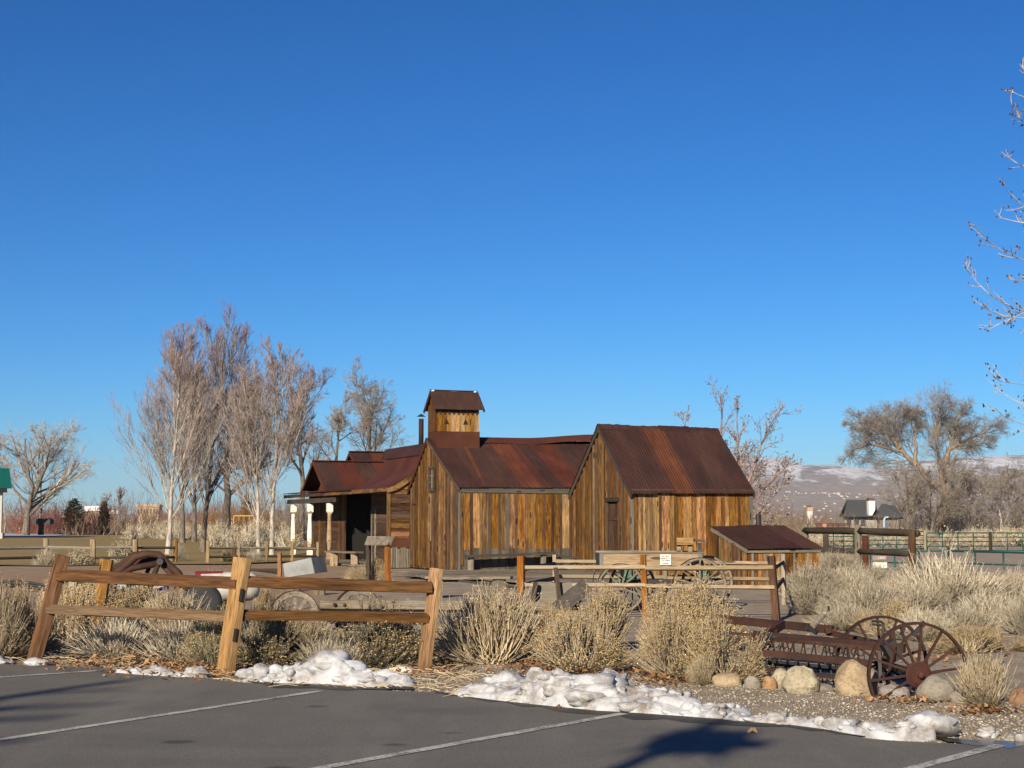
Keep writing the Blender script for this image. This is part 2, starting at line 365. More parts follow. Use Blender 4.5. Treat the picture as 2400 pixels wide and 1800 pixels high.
# ---- hills with snow: ridge line read along the skyline, 1.2 to 5.5 km away
def hills_mat():
    t = NT('snowy_hills'); tc = t.n('TexCoord').outputs['Object']; sp = t.n('SeparateXYZ'); t.l(tc, sp.inputs[0])
    def vm(sc):
        v = t.n('VectorMath', operation='MULTIPLY'); t.l(tc, v.inputs[0]); v.inputs[1].default_value = sc; return v.outputs[0]
    a = t.noise(vm((.011, .004, .018)), 1, 8, .68, .4); b = t.noise(vm((.05, .015, .07)), 1, 6, .7)
    brown = t.ramp(b, [(.3, (.21, .175, .155)), (.7, (.33, .28, .245))])
    sage = t.ramp(b, [(.3, (.135, .13, .15)), (.7, (.24, .225, .24))])  # sage tone pushed blue and pale, part of the air haze put into colour
    hgt = t.mr(sp.outputs[2], 62, 150, 0, 1)
    base = t.mix(hgt, brown, sage)
    g = t.n('NewGeometry'); ng = t.n('SeparateXYZ'); t.l(g.outputs['Normal'], ng.inputs[0])
    k = t.math('ADD', t.math('ADD', t.math('MULTIPLY', t.mr(sp.outputs[2], 70, 165, 0, 1), .22), t.math('MULTIPLY', a, .95)), t.math('MULTIPLY', b, .55))
    k = t.math('ADD', k, t.math('MULTIPLY', ng.outputs[0], .55))
    sn = t.ramp(k, [(.86, 0.), (.93, .6), (1.1, .9)])
    sn = t.math('MULTIPLY', sn, t.mr(sp.outputs[2], 66, 82, 0, 1))
    low = t.math('MULTIPLY', t.ramp(b, [(.66, 0.), (.69, .8)]), t.mr(sp.outputs[2], 60, 35, 0, .5))
    return t.done(t.mix(t.math('MAXIMUM', sn, low), base, (.62, .64, .68)), .95)
RID = [(300, 1214), (700, 1208), (1000, 1180), (1250, 1135), (1500, 1110), (1640, 1096), (1730, 1085), (1790, 1080), (1850, 1090), (1880, 1097), (1960, 1098), (2000, 1104), (2060, 1107), (2110, 1102), (2160, 1094), (2230, 1093), (2300, 1089), (2400, 1085), (2600, 1080), (3000, 1090), (3600, 1100)]
def ridge(px):
    for a, b in zip(RID[:-1], RID[1:]):
        if a[0] <= px <= b[0]: return a[1]+(b[1]-a[1])*(px-a[0])/(b[0]-a[0])
    return RID[-1][1]
pxs = np.arange(300, 3600, 9); tt = np.linspace(0, 1, 60); hv = []
for q in tt:
    Y = 1200+4300*q
    for px in pxs:
        x = (px-1200)/F*Y; top = (1215-ridge(px))/F*5500
        if q < .55: pr = .36*sstep(0, .55, q)
        elif q < .93: pr = .36+.64*sstep(.5, .95, q)
        else: pr = 1-.5*((q-.93)/.07)
        nz = noise.hetero_terrain((x*.0017, Y*.0012, 1.7), 1.0, 2.1, 6, .7)-.7
        hv.append((x, Y, -6+(top+10)*pr+nz*15*sstep(.1, .5, q)*(1-.85*sstep(.8, .93, q))))
n = len(pxs); ii, jj = np.meshgrid(np.arange(len(tt)-1), np.arange(n-1), indexing='ij'); b0 = (ii*n+jj).ravel()
mobj('hills', np_mesh('hills', hv, np.stack([b0, b0+1, b0+n+1, b0+n], 1), hills_mat(), True), kind='structure')
# town houses too far away to count
rs = np.random.RandomState(4); mb = MB()
for k in range(700):
    px = rs.uniform(1650, 2460); Y = rs.uniform(1500, 2900); py = rs.uniform(1152, 1202) if rs.rand() < .8 else rs.uniform(1135, 1160)
    q = (Y-1200)/4300; x = (px-1200)/F*Y; i = min(58, int(q*59)); j = int((px-300)/9)
    z = hv[i*n+min(n-1, j)][2]; s = rs.uniform(1.5, 3.0)
    mb.box((x, Y, z+s*.3), (s*rs.uniform(.8, 1.6), s, s*.8))
build('town_houses', mb, m_plain('town_white', (.40, .39, .38), .8, .3, .05), kind='stuff')
# ---- arena surface on the lower ground
def lowsheet(name, pts, dz, mat):
    mb = MB(); vs = [(p.x, p.y, gz(p.x, p.y)+dz) for p in pts]; mb.add(vs, [tuple(range(len(vs)))]); return build(name, mb, mat, kind='structure')
lowsheet('arena', [V(11.2, 56, 0), V(30, 56, 0), V(46, 108, 0), V(22.5, 108, 0)], .06, ARENA)
# ================================================================ ranch buildings
AL = R(20); S_ = V(math.cos(AL), math.sin(AL), 0); G_ = V(-math.sin(AL), math.cos(AL), 0)
def wall(parent, O, d, nrm, L, zb, top, bw, mat, batten=None, bmat=None, gap=.018, bt=.024, jitter=.12, skip=None, jag=.03, apex=None):
    # vertical boards along d from O; top(x) gives the height; boards are separate pieces, battens proud of them
    x = 0; k = 0; joints = []
    while x < L-.02:
        w = min(bw*random.uniform(1-jitter, 1+jitter), L-x)
        if L-x-w < bw*.35: w = L-x
        if apex and x < apex < x+w: w = apex-x if apex-x > .04 else w
        zt0, zt1 = top(x+.002), top(x+w-.002)
        segs = [(zb+random.uniform(-jag, jag)*.5, None)]
        c = O+d*(x+w/2)
        rngs = [(zb+random.uniform(0, jag), None)]
        if skip and skip[0] < x+w/2 < skip[1]: rngs = [(skip[3], None)]+([(zb, skip[2])] if skip[2] > zb+.05 else [])
        for lo, hi in rngs:
            zt = (zt0+zt1)/2 if hi is None else hi
            a = V(c.x, c.y, lo)+nrm*(bt/2+random.uniform(0, .004)); b = V(c.x, c.y, zt)+nrm*(bt/2)
            y = nrm.cross(Z); sgn = 1 if y.dot(d) > 0 else -1
            board('board', a, b, w-gap, bt, nrm, WOOD_BROWN if mat is WOOD_WALL and random.random() < .12 else (WOOD_WALL if mat is WOOD_GOLD and random.random() < .2 else mat), parent, cut=(zt1-zt0)*sgn if hi is None else 0, seg=3, wob=.004)
        x += w; joints.append(x); k += 1
    if batten:
        for x in joints[:-1]:
            if skip and skip[0]-.02 < x < skip[1]+.02: continue
            zt = top(x)-.01; c = O+d*(x+random.uniform(-.01, .01))
            board('batten', V(c.x, c.y, zb+random.uniform(.0, .12))+nrm*(bt+.02), V(c.x, c.y, zt)+nrm*(bt+.02), batten*random.uniform(.8, 1.15), .04, nrm, random.choice([bmat or mat, mat, WOOD_BROWN]), parent, seg=3, wob=.004)
def slab(name, poly, ext, mat, parent): return build(name, MB().prism(poly, ext), mat, parent)
def roof(parent, e0, e1, r0, r1, n, mats, corr=True, name='roof_sheet', over=.0, lift=.02, sag=0.0):
    # corrugated iron sheets from the eave e0-e1 up to the ridge r0-r1
    for k in range(n):
        a0, a1 = k/n, (k+1)/n+(.035 if k < n-1 else 0)
        p = e0.lerp(e1, a0); q = e0.lerp(e1, a1); r = r0.lerp(r1, a0); s = r0.lerp(r1, a1)
        X = (q-p); w = X.length; X.normalize(); U = (r-p); hgt = U.length; N = X.cross(U).normalized()
        if N.z < 0: N = -N
        Y = N.cross(X); M = Matrix(((X.x, Y.x, N.x, p.x), (X.y, Y.y, N.y, p.y), (X.z, Y.z, N.z, p.z), (0, 0, 0, 1))); Mi = M.inverted()
        per = max(2, int(w/.072)); nu = per*6 if corr else 6; nv = 5; vs = []; fs = []
        dz = random.uniform(0, .012)+(k % 2)*.008; sh = random.uniform(-.02, .02)
        for j in range(nv+1):
            for i in range(nu+1):
                u, v = i/nu, j/nv
                pt = p.lerp(q, u).lerp(r.lerp(s, u), v); L = Mi @ pt
                wv = .011*math.sin(2*math.pi*per*u) if corr else .006*noise.noise((u*3+k, v*3, 5))
                ez = (random.uniform(-.012, .012) if j in (0, nv) else 0)
                yy = L.y+(sh-over if j == 0 else 0)
                vs.append((L.x, yy, L.z+lift+wv+dz+ez*.6-sag*math.sin(math.pi*(k+u)/n)*(1-abs(2*v-1))))
        W_ = nu+1
        fs = [(j*W_+i, j*W_+i+1, (j+1)*W_+i+1, (j+1)*W_+i) for j in range(nv) for i in range(nu)]
        o = build(name, MB().add(vs, fs), mats[k % len(mats)] if isinstance(mats, list) else mats, parent, True, M)
        md = None
RR = [RUST_ROOF, RUST_ROOF, RUST_RED, RUST_ROOF, RUST_RED, RUST_RED]
# ---- right barn
C0 = V(3.233, 41.7, 0); BW, BL, BE, BA = 4.15, 3.6, 2.36, 4.165
def RP(u, v, z): return C0+S_*u+G_*v+Z*z
barn = thing('barn', 'gabled plank barn with plank door and rusted corrugated roof, right of the belfry shed', 'barn', C0)
mid = BW/2
gt = lambda x: BE+(BA-BE)*(1-abs(x-mid)/mid)
slab('backing_core', [RP(.03, .03, 0), RP(.03, BW-.03, 0), RP(.03, BW-.03, BE-.05), RP(.03, mid, BA-.08), RP(.03, .03, BE-.05)], S_*(BL-.06), BLACK, barn)  # solid black backing added behind the boards to block light
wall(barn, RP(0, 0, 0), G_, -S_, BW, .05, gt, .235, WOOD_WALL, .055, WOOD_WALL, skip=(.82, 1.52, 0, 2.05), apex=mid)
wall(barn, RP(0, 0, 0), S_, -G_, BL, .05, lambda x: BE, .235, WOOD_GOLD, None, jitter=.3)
for k in range(7):                                          # narrow cover strips over some joints
    u = .28+k*.5+random.uniform(-.06, .06); board('batten', RP(u, -.034, .08), RP(u, -.034, BE-.02), random.uniform(.05, .11), .018, -G_, random.choice([WOOD_WALL, WOOD_GOLD, WOOD_BROWN]), barn)
for u in (-.012, BL+.012): board('corner_board', RP(u, -.038, .05), RP(u, -.038, BE-.03), .1, .022, -G_, WOOD_SILVER if u > 1 else WOOD_GREY, barn)
door = build('door', MB().prism([RP(-.004, .84, .08), RP(-.004, 1.5, .08), RP(-.004, 1.5, 2.02), RP(-.004, .84, 2.02)], S_*.02), BLACK, barn)
for k in range(4):
    v = .84+.165*(k+.5); board('board', RP(-.016, v, .1), RP(-.016, v, 2.0), .16, .02, -S_, WOOD_BROWN, door)
for z in (.5, 1.6): board('ledge', RP(-.037, .87, z), RP(-.037, 1.47, z), .1, .016, -S_, WOOD_BROWN, door)
build('handle', MB().box(RP(-.045, 1.4, 1.05), (.03, .03, .14)), IRON, door)
board('door_head', RP(-.06, .7, 2.12), RP(-.06, 1.66, 2.12), .11, .07, -S_, WOOD_DARK, barn)
for v in (.79, 1.56): board('door_jamb', RP(-.045, v, .05), RP(-.045, v, 2.06), .09, .03, -S_, WOOD_BROWN, barn)
ov, oe = .12, .16
def slope(u, f, e): return RP(u, mid-f*(mid+e), BA+.035-(BA-BE)/mid*(mid+e))      # eave point
e0, e1 = slope(-ov, 1, oe), slope(BL+.08, 1, oe); r0, r1 = RP(-ov, mid, BA+.03), RP(BL+.08, mid, BA+.0)
roof(barn, e0, e1, r0, r1, 6, [RUST_ROOF, RUST_ROOF, RUST_RED, RUST_ROOF, RUST_ROOF, RUST_ROOF], sag=-.01)
f0, f1 = slope(-ov, -1, oe), slope(BL+.08, -1, oe)
roof(barn, f0, f1, r0, r1, 6, RR)
for q, r_ in ((e0, r0), (f0, r0)): board('barge_board', q+S_*.03-Z*.06, r_+S_*.03-Z*.06, .12, .03, -S_, WOOD_DARK, barn, seg=4, wob=.008)
board('barge_board', e1-S_*.03-Z*.05, r1-S_*.03-Z*.05, .1, .03, S_, WOOD_DARK, barn)
for k in range(4):                                          # ridge cap: bent iron lengths
    a, b = r0.lerp(r1, k/4), r0.lerp(r1, (k+1)/4+.01)
    dz = random.uniform(.03, .06); sl = (e0-r0).normalized(); s2 = (f0-r0).normalized(); mb = MB()
    vs = []
    for j in range(9):
        p = a.lerp(b, j/8); e = random.uniform(-.014, .014)
        vs += [p+sl*(.2+e)+Z*dz, p+Z*(dz+.03+e), p+s2*.2+Z*dz]
    build('ridge_cap', mb.add(vs, [(j*3+i, j*3+i+1, j*3+i+4, j*3+i+3) for j in range(8) for i in range(2)]), RUST_ROOF, barn)
board('eave_board', RP(-.04, -.06, BE-.02), RP(BL+.04, -.06, BE-.02), .1, .04, -G_, WOOD_DARK, barn)
# ---- belfry shed (middle)
B0 = V(-1.498, 45.1, 0)
def BP(u, v, z): return B0+S_*u+G_*v+Z*z
shed = thing('shed', 'long low plank shed with a small louvred belfry on its rusted corrugated roof', 'shed', B0)
VA, VL, ZE, ZA, ZL, SL = 3.2, 5.26, 2.5, 4.05, 2.45, 7.2
mt = lambda x: ZE+(ZA-ZE)*x/VA if x < VA else ZA+(ZL-ZA)*(x-VA)/(VL-VA)
slab('backing_core', [BP(.03, .03, 0), BP(.03, VL-.03, 0), BP(.03, VL-.03, ZL-.08), BP(.03, VA, ZA-.1), BP(.03, .03, ZE-.05)], S_*(3.6), BLACK, shed)
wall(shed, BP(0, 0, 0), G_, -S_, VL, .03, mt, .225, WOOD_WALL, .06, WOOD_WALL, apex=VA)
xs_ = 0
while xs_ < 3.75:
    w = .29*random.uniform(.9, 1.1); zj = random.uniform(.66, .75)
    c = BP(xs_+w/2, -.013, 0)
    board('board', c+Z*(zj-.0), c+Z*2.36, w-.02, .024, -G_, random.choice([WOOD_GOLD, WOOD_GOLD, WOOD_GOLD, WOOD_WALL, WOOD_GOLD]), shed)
    board('board', BP(xs_+w/2, -.0125, .03), BP(xs_+w/2, -.0125, zj-.003), w-.02, .023, -G_, WOOD_SILVER, shed)
    if xs_ > 0: board('batten', BP(xs_, -.034, .05), BP(xs_, -.034, 2.36), .075*random.uniform(.7, 1.2), .018, -G_, random.choice([WOOD_WALL, WOOD_SILVER, WOOD_BROWN]), shed)
    xs_ += w
board('eave_board', BP(.0, -.05, 2.44), BP(3.72, -.05, 2.42), .17, .035, -G_, WOOD_SILVER, shed, seg=6)
board('corner_board', BP(-.04, -.02, .0), BP(-.04, -.02, 2.45), .1, .03, -S_-G_*.3, WOOD_SILVER, shed)
board('corner_board', BP(.02, -.045, .25), BP(.02, -.045, 2.3), .1, .022, -G_, WOOD_WALL, shed)
sl = (BP(0, 0, ZE)-BP(0, VA, ZA)).normalized()
e0 = BP(-.1, -.1, ZE-.02); e1 = BP(3.68, -.1, ZE-.02); r0 = BP(-.1, VA, ZA+.03); r1 = BP(SL, VA, ZA+.0)
roof(shed, e0, BP(SL, -.1, ZE-.02), r0, r1, 11, [RUST_ROOF, RUST_ROOF, RUST_ROOF, RUST_RED, RUST_ROOF, RUST_RED, RUST_ROOF, RUST_ROOF], sag=.0)
roof(shed, BP(-.1, VL+.1, ZL-.08), BP(SL, VL+.1, ZL-.08), r0, r1, 7, RR)
build('roof_streak', MB().prism([e0.lerp(e1, .20)+V(0, 0, .06), e0.lerp(e1, .23)+V(0, 0, .06), r0.lerp(r1, .165)+V(0, 0, .06), r0.lerp(r1, .15)+V(0, 0, .06)], Z*.004), RUST_RED, shed)
board('barge_board', e0+S_*.02-Z*.05, r0+S_*.02-Z*.05, .12, .03, -S_, WOOD_BROWN, shed)
board('barge_board', BP(-.1, VL+.1, ZL-.1), r0+S_*.02-Z*.05, .13, .03, -S_, RUST_FLAT, shed)
cap = []
for j in range(13):
    p = BP(1.4+(SL-1.4)*j/12, VA, ZA+.06+.16*sstep(3.5, 9, j)); cap += [p+sl*.42+Z*(.02+.02*math.sin(j*1.3)), p+Z*.05, p-sl*.3*V(1, 1, 1).z+V(0, 0, -.2)]
build('ridge_cap', MB().add(cap, [(j*3+i, j*3+i+1, j*3+i+4, j*3+i+3) for j in range(12) for i in range(2)]), RUST_FLAT, shed)
# window in the gable: frame, glazing bars, panes
wf = build('window', MB().box((0, 0, 0), (.01, .01, .01)), BLACK, shed)
def WPt(v, z, d): return BP(-d, v, z)
va, vb, za, zb_ = 2.36, 2.96, 2.47, 3.16
bpy.data.objects.remove(wf)
mb = MB().prism([WPt(va, za, .03), WPt(vb, za, .03), WPt(vb, zb_, .03), WPt(va, zb_, .03)], -S_*.02)
wf = build('window', mb, BLACK, shed)
for (a, b) in (((va, za), (vb, za)), ((va, zb_), (vb, zb_)), ((va, za), (va, zb_)), ((vb, za), (vb, zb_))):
    board('frame', WPt(a[0], a[1], .075), WPt(b[0], b[1], .075), .085, .03, -S_, WOOD_DARK, wf, seg=1)
for i in range(2):
    for j in range(3):
        v0, v1 = va+.05+(vb-va-.1)*i/2, va+.05+(vb-va-.1)*(i+1)/2; z0, z1 = za+.05+(zb_-za-.1)*j/3, za+.05+(zb_-za-.1)*(j+1)/3
        build('pane', MB().prism([WPt(v0+.012, z0+.012, .054), WPt(v1-.012, z0+.012, .054), WPt(v1-.012, z1-.012, .054), WPt(v0+.012, z1-.012, .054)], -S_*.005), GLASS, wf)
board('glazing_bar', WPt((va+vb)/2, za+.04, .066), WPt((va+vb)/2, zb_-.04, .066), .022, .02, -S_, WOOD_PALE, wf, seg=1)
for j in (1, 2): board('glazing_bar', WPt(va+.04, za+.05+(zb_-za-.1)*j/3, .066), WPt(vb-.04, za+.05+(zb_-za-.1)*j/3, .066), .018, .018, -S_, WOOD_PALE, wf, seg=1)
board('batten', WPt(2.78, .9, .06), WPt(2.78, 2.42, .06), .03, .02, -S_, WOOD_PALE, shed)
board('bracket', WPt(4.35, 2.05, .06), WPt(4.85, 2.06, .06), .03, .03, -S_, WOOD_DARK, shed)
# belfry
T0 = BP(.05, 2.52, 0); TW, TD, TZ0, TZ1, TE, TA = 1.36, .9, 3.72, 4.3, 5.0, 5.52
def TP(u, v, z): return T0+S_*u+G_*v+Z*z
bel = build('belfry', MB().prism([TP(.03, .03, TZ0-.3), TP(TW-.03, .03, TZ0-.3), TP(TW-.03, TD-.03, TZ0-.3), TP(.03, TD-.03, TZ0-.3)], Z*(TE-TZ0+.28)), BLACK, shed)
for (a, b) in ((TP(-.012, -.012, TZ0-.35), TP(TW+.012, -.012, TZ0-.35)), (TP(-.012, TD+.012, TZ0-.35), TP(TW+.012, TD+.012, TZ0-.35)), (TP(-.012, 0, TZ0-.35), TP(-.012, TD, TZ0-.35)), (TP(TW+.012, 0, TZ0-.35), TP(TW+.012, TD, TZ0-.35))):
    build('flashing', MB().prism([a, b, V(b.x, b.y, TZ1), V(a.x, a.y, TZ1)], (G_ if abs((b-a).dot(S_)) > .5 else S_)*.02), RUST_FLAT, bel)
w = TW/9
for k in range(9):
    u = w*(k+.5); board('board', TP(u, -.012, TZ1-.02), TP(u, -.012, TE+.02), w-.004, .022, -G_, WOOD_POST if k in (2, 3, 5, 6, 8) else WOOD_GOLD, bel, seg=2)
    # scalloped valance under the eave
    p = [TP(w*k+.008, -.05, TE+.02), TP(w*(k+1)-.008, -.05, TE+.02), TP(w*(k+1)-.008, -.05, TE-.10), TP(w*(k+.5), -.05, TE-.21), TP(w*k+.008, -.05, TE-.10)]
    if k % 1 == 0: build('valance_tooth', MB().prism(p, G_*.02), RUST_ROOF if k % 2 else WOOD_DARK, bel)
for k in range(4):
    v = TD/4*(k+.5); board('board', TP(-.012, v, TZ1-.02), TP(-.012, v, TE+.02+(.45*(1-abs(v-TD/2)/(TD/2)))), TD/4-.004, .022, -S_, WOOD_WALL, bel, seg=2)
slab('gable', [TP(.0, 0, TE), TP(.0, TD, TE), TP(.0, TD/2, TA-.02)], S_*TW, WOOD_WALL, bel)
for u in (.30, .92):
    build('vent', MB().prism([TP(u-.085, -.027, 4.5), TP(u+.085, -.027, 4.5), TP(u, -.027, 4.68)], G_*.01), BLACK, bel)  # proud black plates, the shade of the openings put into colour
te0, te1 = TP(-.13, -.16, TE-.06), TP(TW+.13, -.16, TE-.06); tr0, tr1 = TP(-.1, TD/2, TA+.03), TP(TW+.1, TD/2, TA+.03)
roof(bel, te0, te1, tr0, tr1, 1, [RUST_ROOF], False, 'roof'); roof(bel, TP(-.13, TD+.16, TE-.06), TP(TW+.13, TD+.16, TE-.06), tr0, tr1, 1, [RUST_RED], False, 'roof')
for a, b in ((te0, tr0), (TP(-.13, TD+.16, TE-.06), tr0)): board('barge_board', a+S_*.02-Z*.02, b+S_*.02-Z*.02, .09, .03, -S_, RUST_ROOF, bel)
board('barge_board', te1-Z*.02, tr1-Z*.02, .09, .03, S_, RUST_ROOF, bel)
board('ridge_cap', tr0+Z*.04, tr1+Z*.04, .12, .02, Z, RUST_ROOF, bel)
SNOWM = m_plain('old_snow_patch', (.8, .82, .85), .6, .05)
for q in (.06, .95): build('snow_dab', MB().lathe([(.05, 0), (.06, .02), (.02, .05)], tr0.lerp(tr1, q)+(te0-tr0)*.05+Z*.03, 7), SNOWM, bel)
# stovepipe
sp_ = at(987, 1045, 52.5)
iron_tube = build('stovepipe', MB().lathe([(.085, 0), (.085, 1.02)], sp_-V(0, 0, .1), 10), RUST_IRON, shed, True)
build('cap', MB().lathe([(.155, 0), (.02, .09)], sp_+V(0, 0, 1.0), 10), IRON, iron_tube)
# ---- porch house (left)
E0 = V(-4.04, 49.77, 0)
def HP(u, v, z): return E0+S_*u+G_*v+Z*z
house = thing('porch_house', 'old dark ranch house with a swooping rusted roof and turned porch posts', 'house', E0)
prof = [(0, 2.60), (.19, 2.68), (.634, 2.94), (.95, 3.2), (1.18, 3.62), (1.31, 3.98)]
mb = MB(); VE = 4.55; nv = 7
for k in range(nv+1):
    v = -.12+(VE+.12)*k/nv
    for (u, z) in prof: mb.v.append(tuple(HP(u, v, z+.02*noise.noise((u*4, v*1.5, 2)))))
    for (u, z) in prof: mb.v.append(tuple(HP(u, v, z-.035)))
m = len(prof); w2 = 2*m
for k in range(nv):
    for i in range(m-1):
        mb.f += [(k*w2+i, k*w2+i+1, (k+1)*w2+i+1, (k+1)*w2+i), (k*w2+m+i, (k+1)*w2+m+i, (k+1)*w2+m+i+1, k*w2+m+i+1)]
    mb.f += [(k*w2, (k+1)*w2, (k+1)*w2+m, k*w2+m)]
mb.f += [(i, i+m, i+m+1, i+1) for i in range(m-1)]
build('swooping_roof', mb, RUST_FLAT, house)
slab('ridge_cap', [HP(1.16, -.13, 3.66), HP(1.33, -.13, 4.03), HP(1.33, VE+.5, 4.03), HP(1.16, VE+.5, 3.66)], V(0, 0, .02), RUST_ROOF, house)
# back half of the main roof and ridge so the house is closed
roof(house, HP(3.6, 0, 2.6), HP(3.6, VE, 2.6), HP(1.31, 0, 3.98), HP(1.31, VE, 3.98), 4, RR)
# flat porch roof, fascia and beam
PV0, PV1 = VE-.1, 16.1
roof(house, HP(-.1, PV0, 2.57), HP(-.1, PV1, 2.60), HP(1.25, PV0, 2.74), HP(1.25, PV1, 2.74), 8, RR, name='porch_roof_sheet', lift=.0)
board('fascia', HP(-.03, -.1, 2.53), HP(-.03, 8.6, 2.50), .13, .035, -S_, WOOD_WALL, house, seg=8, wob=.01)
board('fascia', HP(-.03, 8.62, 2.50), HP(-.03, PV1, 2.5), .13, .035, -S_, WOOD_DARK, house, seg=6, wob=.012)
board('porch_beam', HP(.02, 7.3, 2.28), HP(.02, 15.4, 2.28), .17, .14, -S_, WOOD_DARK, house, seg=6)
board('porch_beam', HP(.04, 15.35, 2.3), HP(1.0, 15.35, 2.3), .15, .12, G_, WOOD_DARK, house)
def peel():
    t = NT('peeling_white_paint'); c = t.co((2, 9, 9)); n1 = t.noise(c, 2.2, 6, .7); tc = t.n('TexCoord'); s = t.n('SeparateXYZ'); t.l(tc.outputs['Generated'], s.inputs[0])
    k = t.ramp(t.math('ADD', n1, t.mr(s.outputs[2], 0, .5, -.16, .06)), [(.42, 0.), (.47, 1.)])
    return t.done(t.mix(k, (.28, .2, .12), (.80, .76, .63)), .6, n1, .3, .01)
PEEL = peel()
BARE = m_wood('bare_post_wood', (.12, .075, .04), (.30, .2, .11), (.42, .3, .18), gmix=.2)
def porch_post(v, mat, capmat, zb, u=.02):
    b = HP(u, v, 0); P = build('porch_post', MB().lathe([(.062, zb+.30), (.075, zb+.36), (.105, zb+.75), (.088, 1.35), (.07, 1.66), (.085, 1.69), (.07, 1.72), (.085, 1.75), (.062, 1.78)], b, 14), mat, house, True)
    build('block', MB().beam(b+Z*(zb+.02), b+Z*(zb+.3), .19, .19, S_), mat, P)
    build('capital', MB().add(*[[b+S_*(i*q)+G_*(j*q)+Z*z for q, z in ((.055, 1.77), (.105, 1.85), (.105, 2.16)) for i, j in ((-1, -1), (1, -1), (1, 1), (-1, 1))],
          [(k*4+i, k*4+(i+1) % 4, k*4+4+(i+1) % 4, k*4+4+i) for k in range(2) for i in range(4)]+[(0, 3, 2, 1), (8, 9, 10, 11)]]), capmat, P)
    build('foot', MB().beam(b+Z*(-.1), b+Z*(zb+.02), .2, .2, S_), WOOD_GREY, P)
porch_post(14.4, PEEL, PEEL, .06); porch_post(11.3, PEEL, PEEL, .06); porch_post(8.0, BARE, WHITE, .10)
# walls behind the porch
def hwall(v0, v1, u=1.0, z0=.05, z1=2.6, mat=WOOD_BROWN, h=.17):
    z = z0
    while z < z1-.02:
        hh = min(h*random.uniform(.85, 1.1), z1-z); a, b = HP(u-.014, v0, z+hh/2), HP(u-.014, v1, z+hh/2)
        board('siding_board', a, b, hh-.006, .024, -S_-Z*.12, mat, house, seg=2); z += hh
slab('backing_core', [HP(1.0, 9.3, 0), HP(1.0, 15.9, 0), HP(1.0, 15.9, 2.7), HP(1.0, 9.3, 2.7)], S_*3, BLACK, house)
slab('backing_core', [HP(1.0, .05, 0), HP(1.0, 5.6, 0), HP(1.0, 5.6, 2.7), HP(1.0, .05, 2.7)], S_*.3, BLACK, house)
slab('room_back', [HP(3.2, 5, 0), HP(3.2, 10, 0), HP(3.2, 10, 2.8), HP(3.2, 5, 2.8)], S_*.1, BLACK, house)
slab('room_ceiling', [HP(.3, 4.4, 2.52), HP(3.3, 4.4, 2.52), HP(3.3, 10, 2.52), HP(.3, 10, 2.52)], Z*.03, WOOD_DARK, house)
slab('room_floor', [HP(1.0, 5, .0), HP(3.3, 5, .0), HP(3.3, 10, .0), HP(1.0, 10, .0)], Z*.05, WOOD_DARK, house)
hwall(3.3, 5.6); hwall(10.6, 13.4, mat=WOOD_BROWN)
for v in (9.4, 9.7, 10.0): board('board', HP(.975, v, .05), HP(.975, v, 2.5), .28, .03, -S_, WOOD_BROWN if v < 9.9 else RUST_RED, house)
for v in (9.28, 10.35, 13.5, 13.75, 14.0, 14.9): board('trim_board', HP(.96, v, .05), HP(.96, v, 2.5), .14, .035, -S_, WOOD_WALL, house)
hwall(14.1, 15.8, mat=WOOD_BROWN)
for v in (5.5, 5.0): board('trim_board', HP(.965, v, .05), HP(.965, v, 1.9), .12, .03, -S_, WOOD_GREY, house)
# end wall facing the car park
z = .62
slab('backing_core', [HP(.06, .02, 0), HP(1.35, .02, 0), HP(1.35, .02, 3.6), HP(.95, .02, 3.0), HP(.06, .02, 2.6)], G_*.06, BLACK, house)
while z < 2.95:
    hh = .135*random.uniform(.85, 1.15); u0 = .12 if z < 2.5 else .12+(z-2.5)*1.5
    board('siding_board', HP(u0, -.0, z+hh/2), HP(.80, -.0, z+hh/2+random.uniform(-.012, .012)), hh-.005, .026, -G_-Z*.15, WOOD_NEW if 1.0 < z < 1.12 else random.choice([WOOD_BROWN, WOOD_BROWN, WOOD_WALL]), house, seg=3, wob=.008); z += hh
board('corner_board', HP(.06, -.03, .02), HP(.06, -.03, 2.55), .12, .05, -G_, WOOD_WALL, house)
for a, b in (((-.02, 2.50), (.3, 2.60)), ((.3, 2.60), (.66, 2.83)), ((.66, 2.83), (1.0, 3.14))): board('barge_board', HP(a[0], -.10, a[1]), HP(b[0], -.10, b[1]), .17, .035, -G_, WOOD_WALL, house, seg=2)
slab('iron_panel', [HP(.14, -.05, .66), HP(.8, -.05, .66), HP(.8, -.05, .98), HP(.14, -.05, .98)], -G_*.012, RUST_FLAT, house)
for k in range(15): board('stick', HP(.06+k*.052, -.07-.03*random.random(), .02), HP(.05+k*.054, -.05, .66+random.uniform(-.04, .03)), .034, .03, -G_, WOOD_GREY, house, seg=2, wob=.006)
# cross gables
def cross(vc, hv, ze, za, u0, u1, n, face):
    roof(house, HP(u0, vc-hv, ze), HP(u1, vc-hv, ze), HP(u0, vc, za), HP(u1, vc, za), n, [RUST_ROOF, RUST_RED, RUST_ROOF, RUST_RED], name='gable_roof_sheet')
    roof(house, HP(u0, vc+hv, ze), HP(u1, vc+hv, ze), HP(u0, vc, za), HP(u1, vc, za), n, RR, name='gable_roof_sheet')
    for f in (-1, 1): board('barge_board', HP(u0+.02, vc+f*hv, ze-.04), HP(u0+.02, vc, za-.04), .14, .03, -S_, RUST_FLAT, house)
    slab('gable_wall', [HP(face, vc-hv+.1, ze-.1), HP(face, vc+hv-.1, ze-.1), HP(face, vc, za-.1)], S_*.05, RUST_RED, house)
    board('ridge_cap', HP(u0, vc, za+.04), HP(u1, vc, za+.04), .34, .03, Z, RUST_FLAT, house)
cross(11.42, 2.1, 2.66, 3.82, .12, 3.3, 4, .75)
cross(14.8, 2.0, 3.2, 4.36, 2.43, 5.0, 3, 2.7)
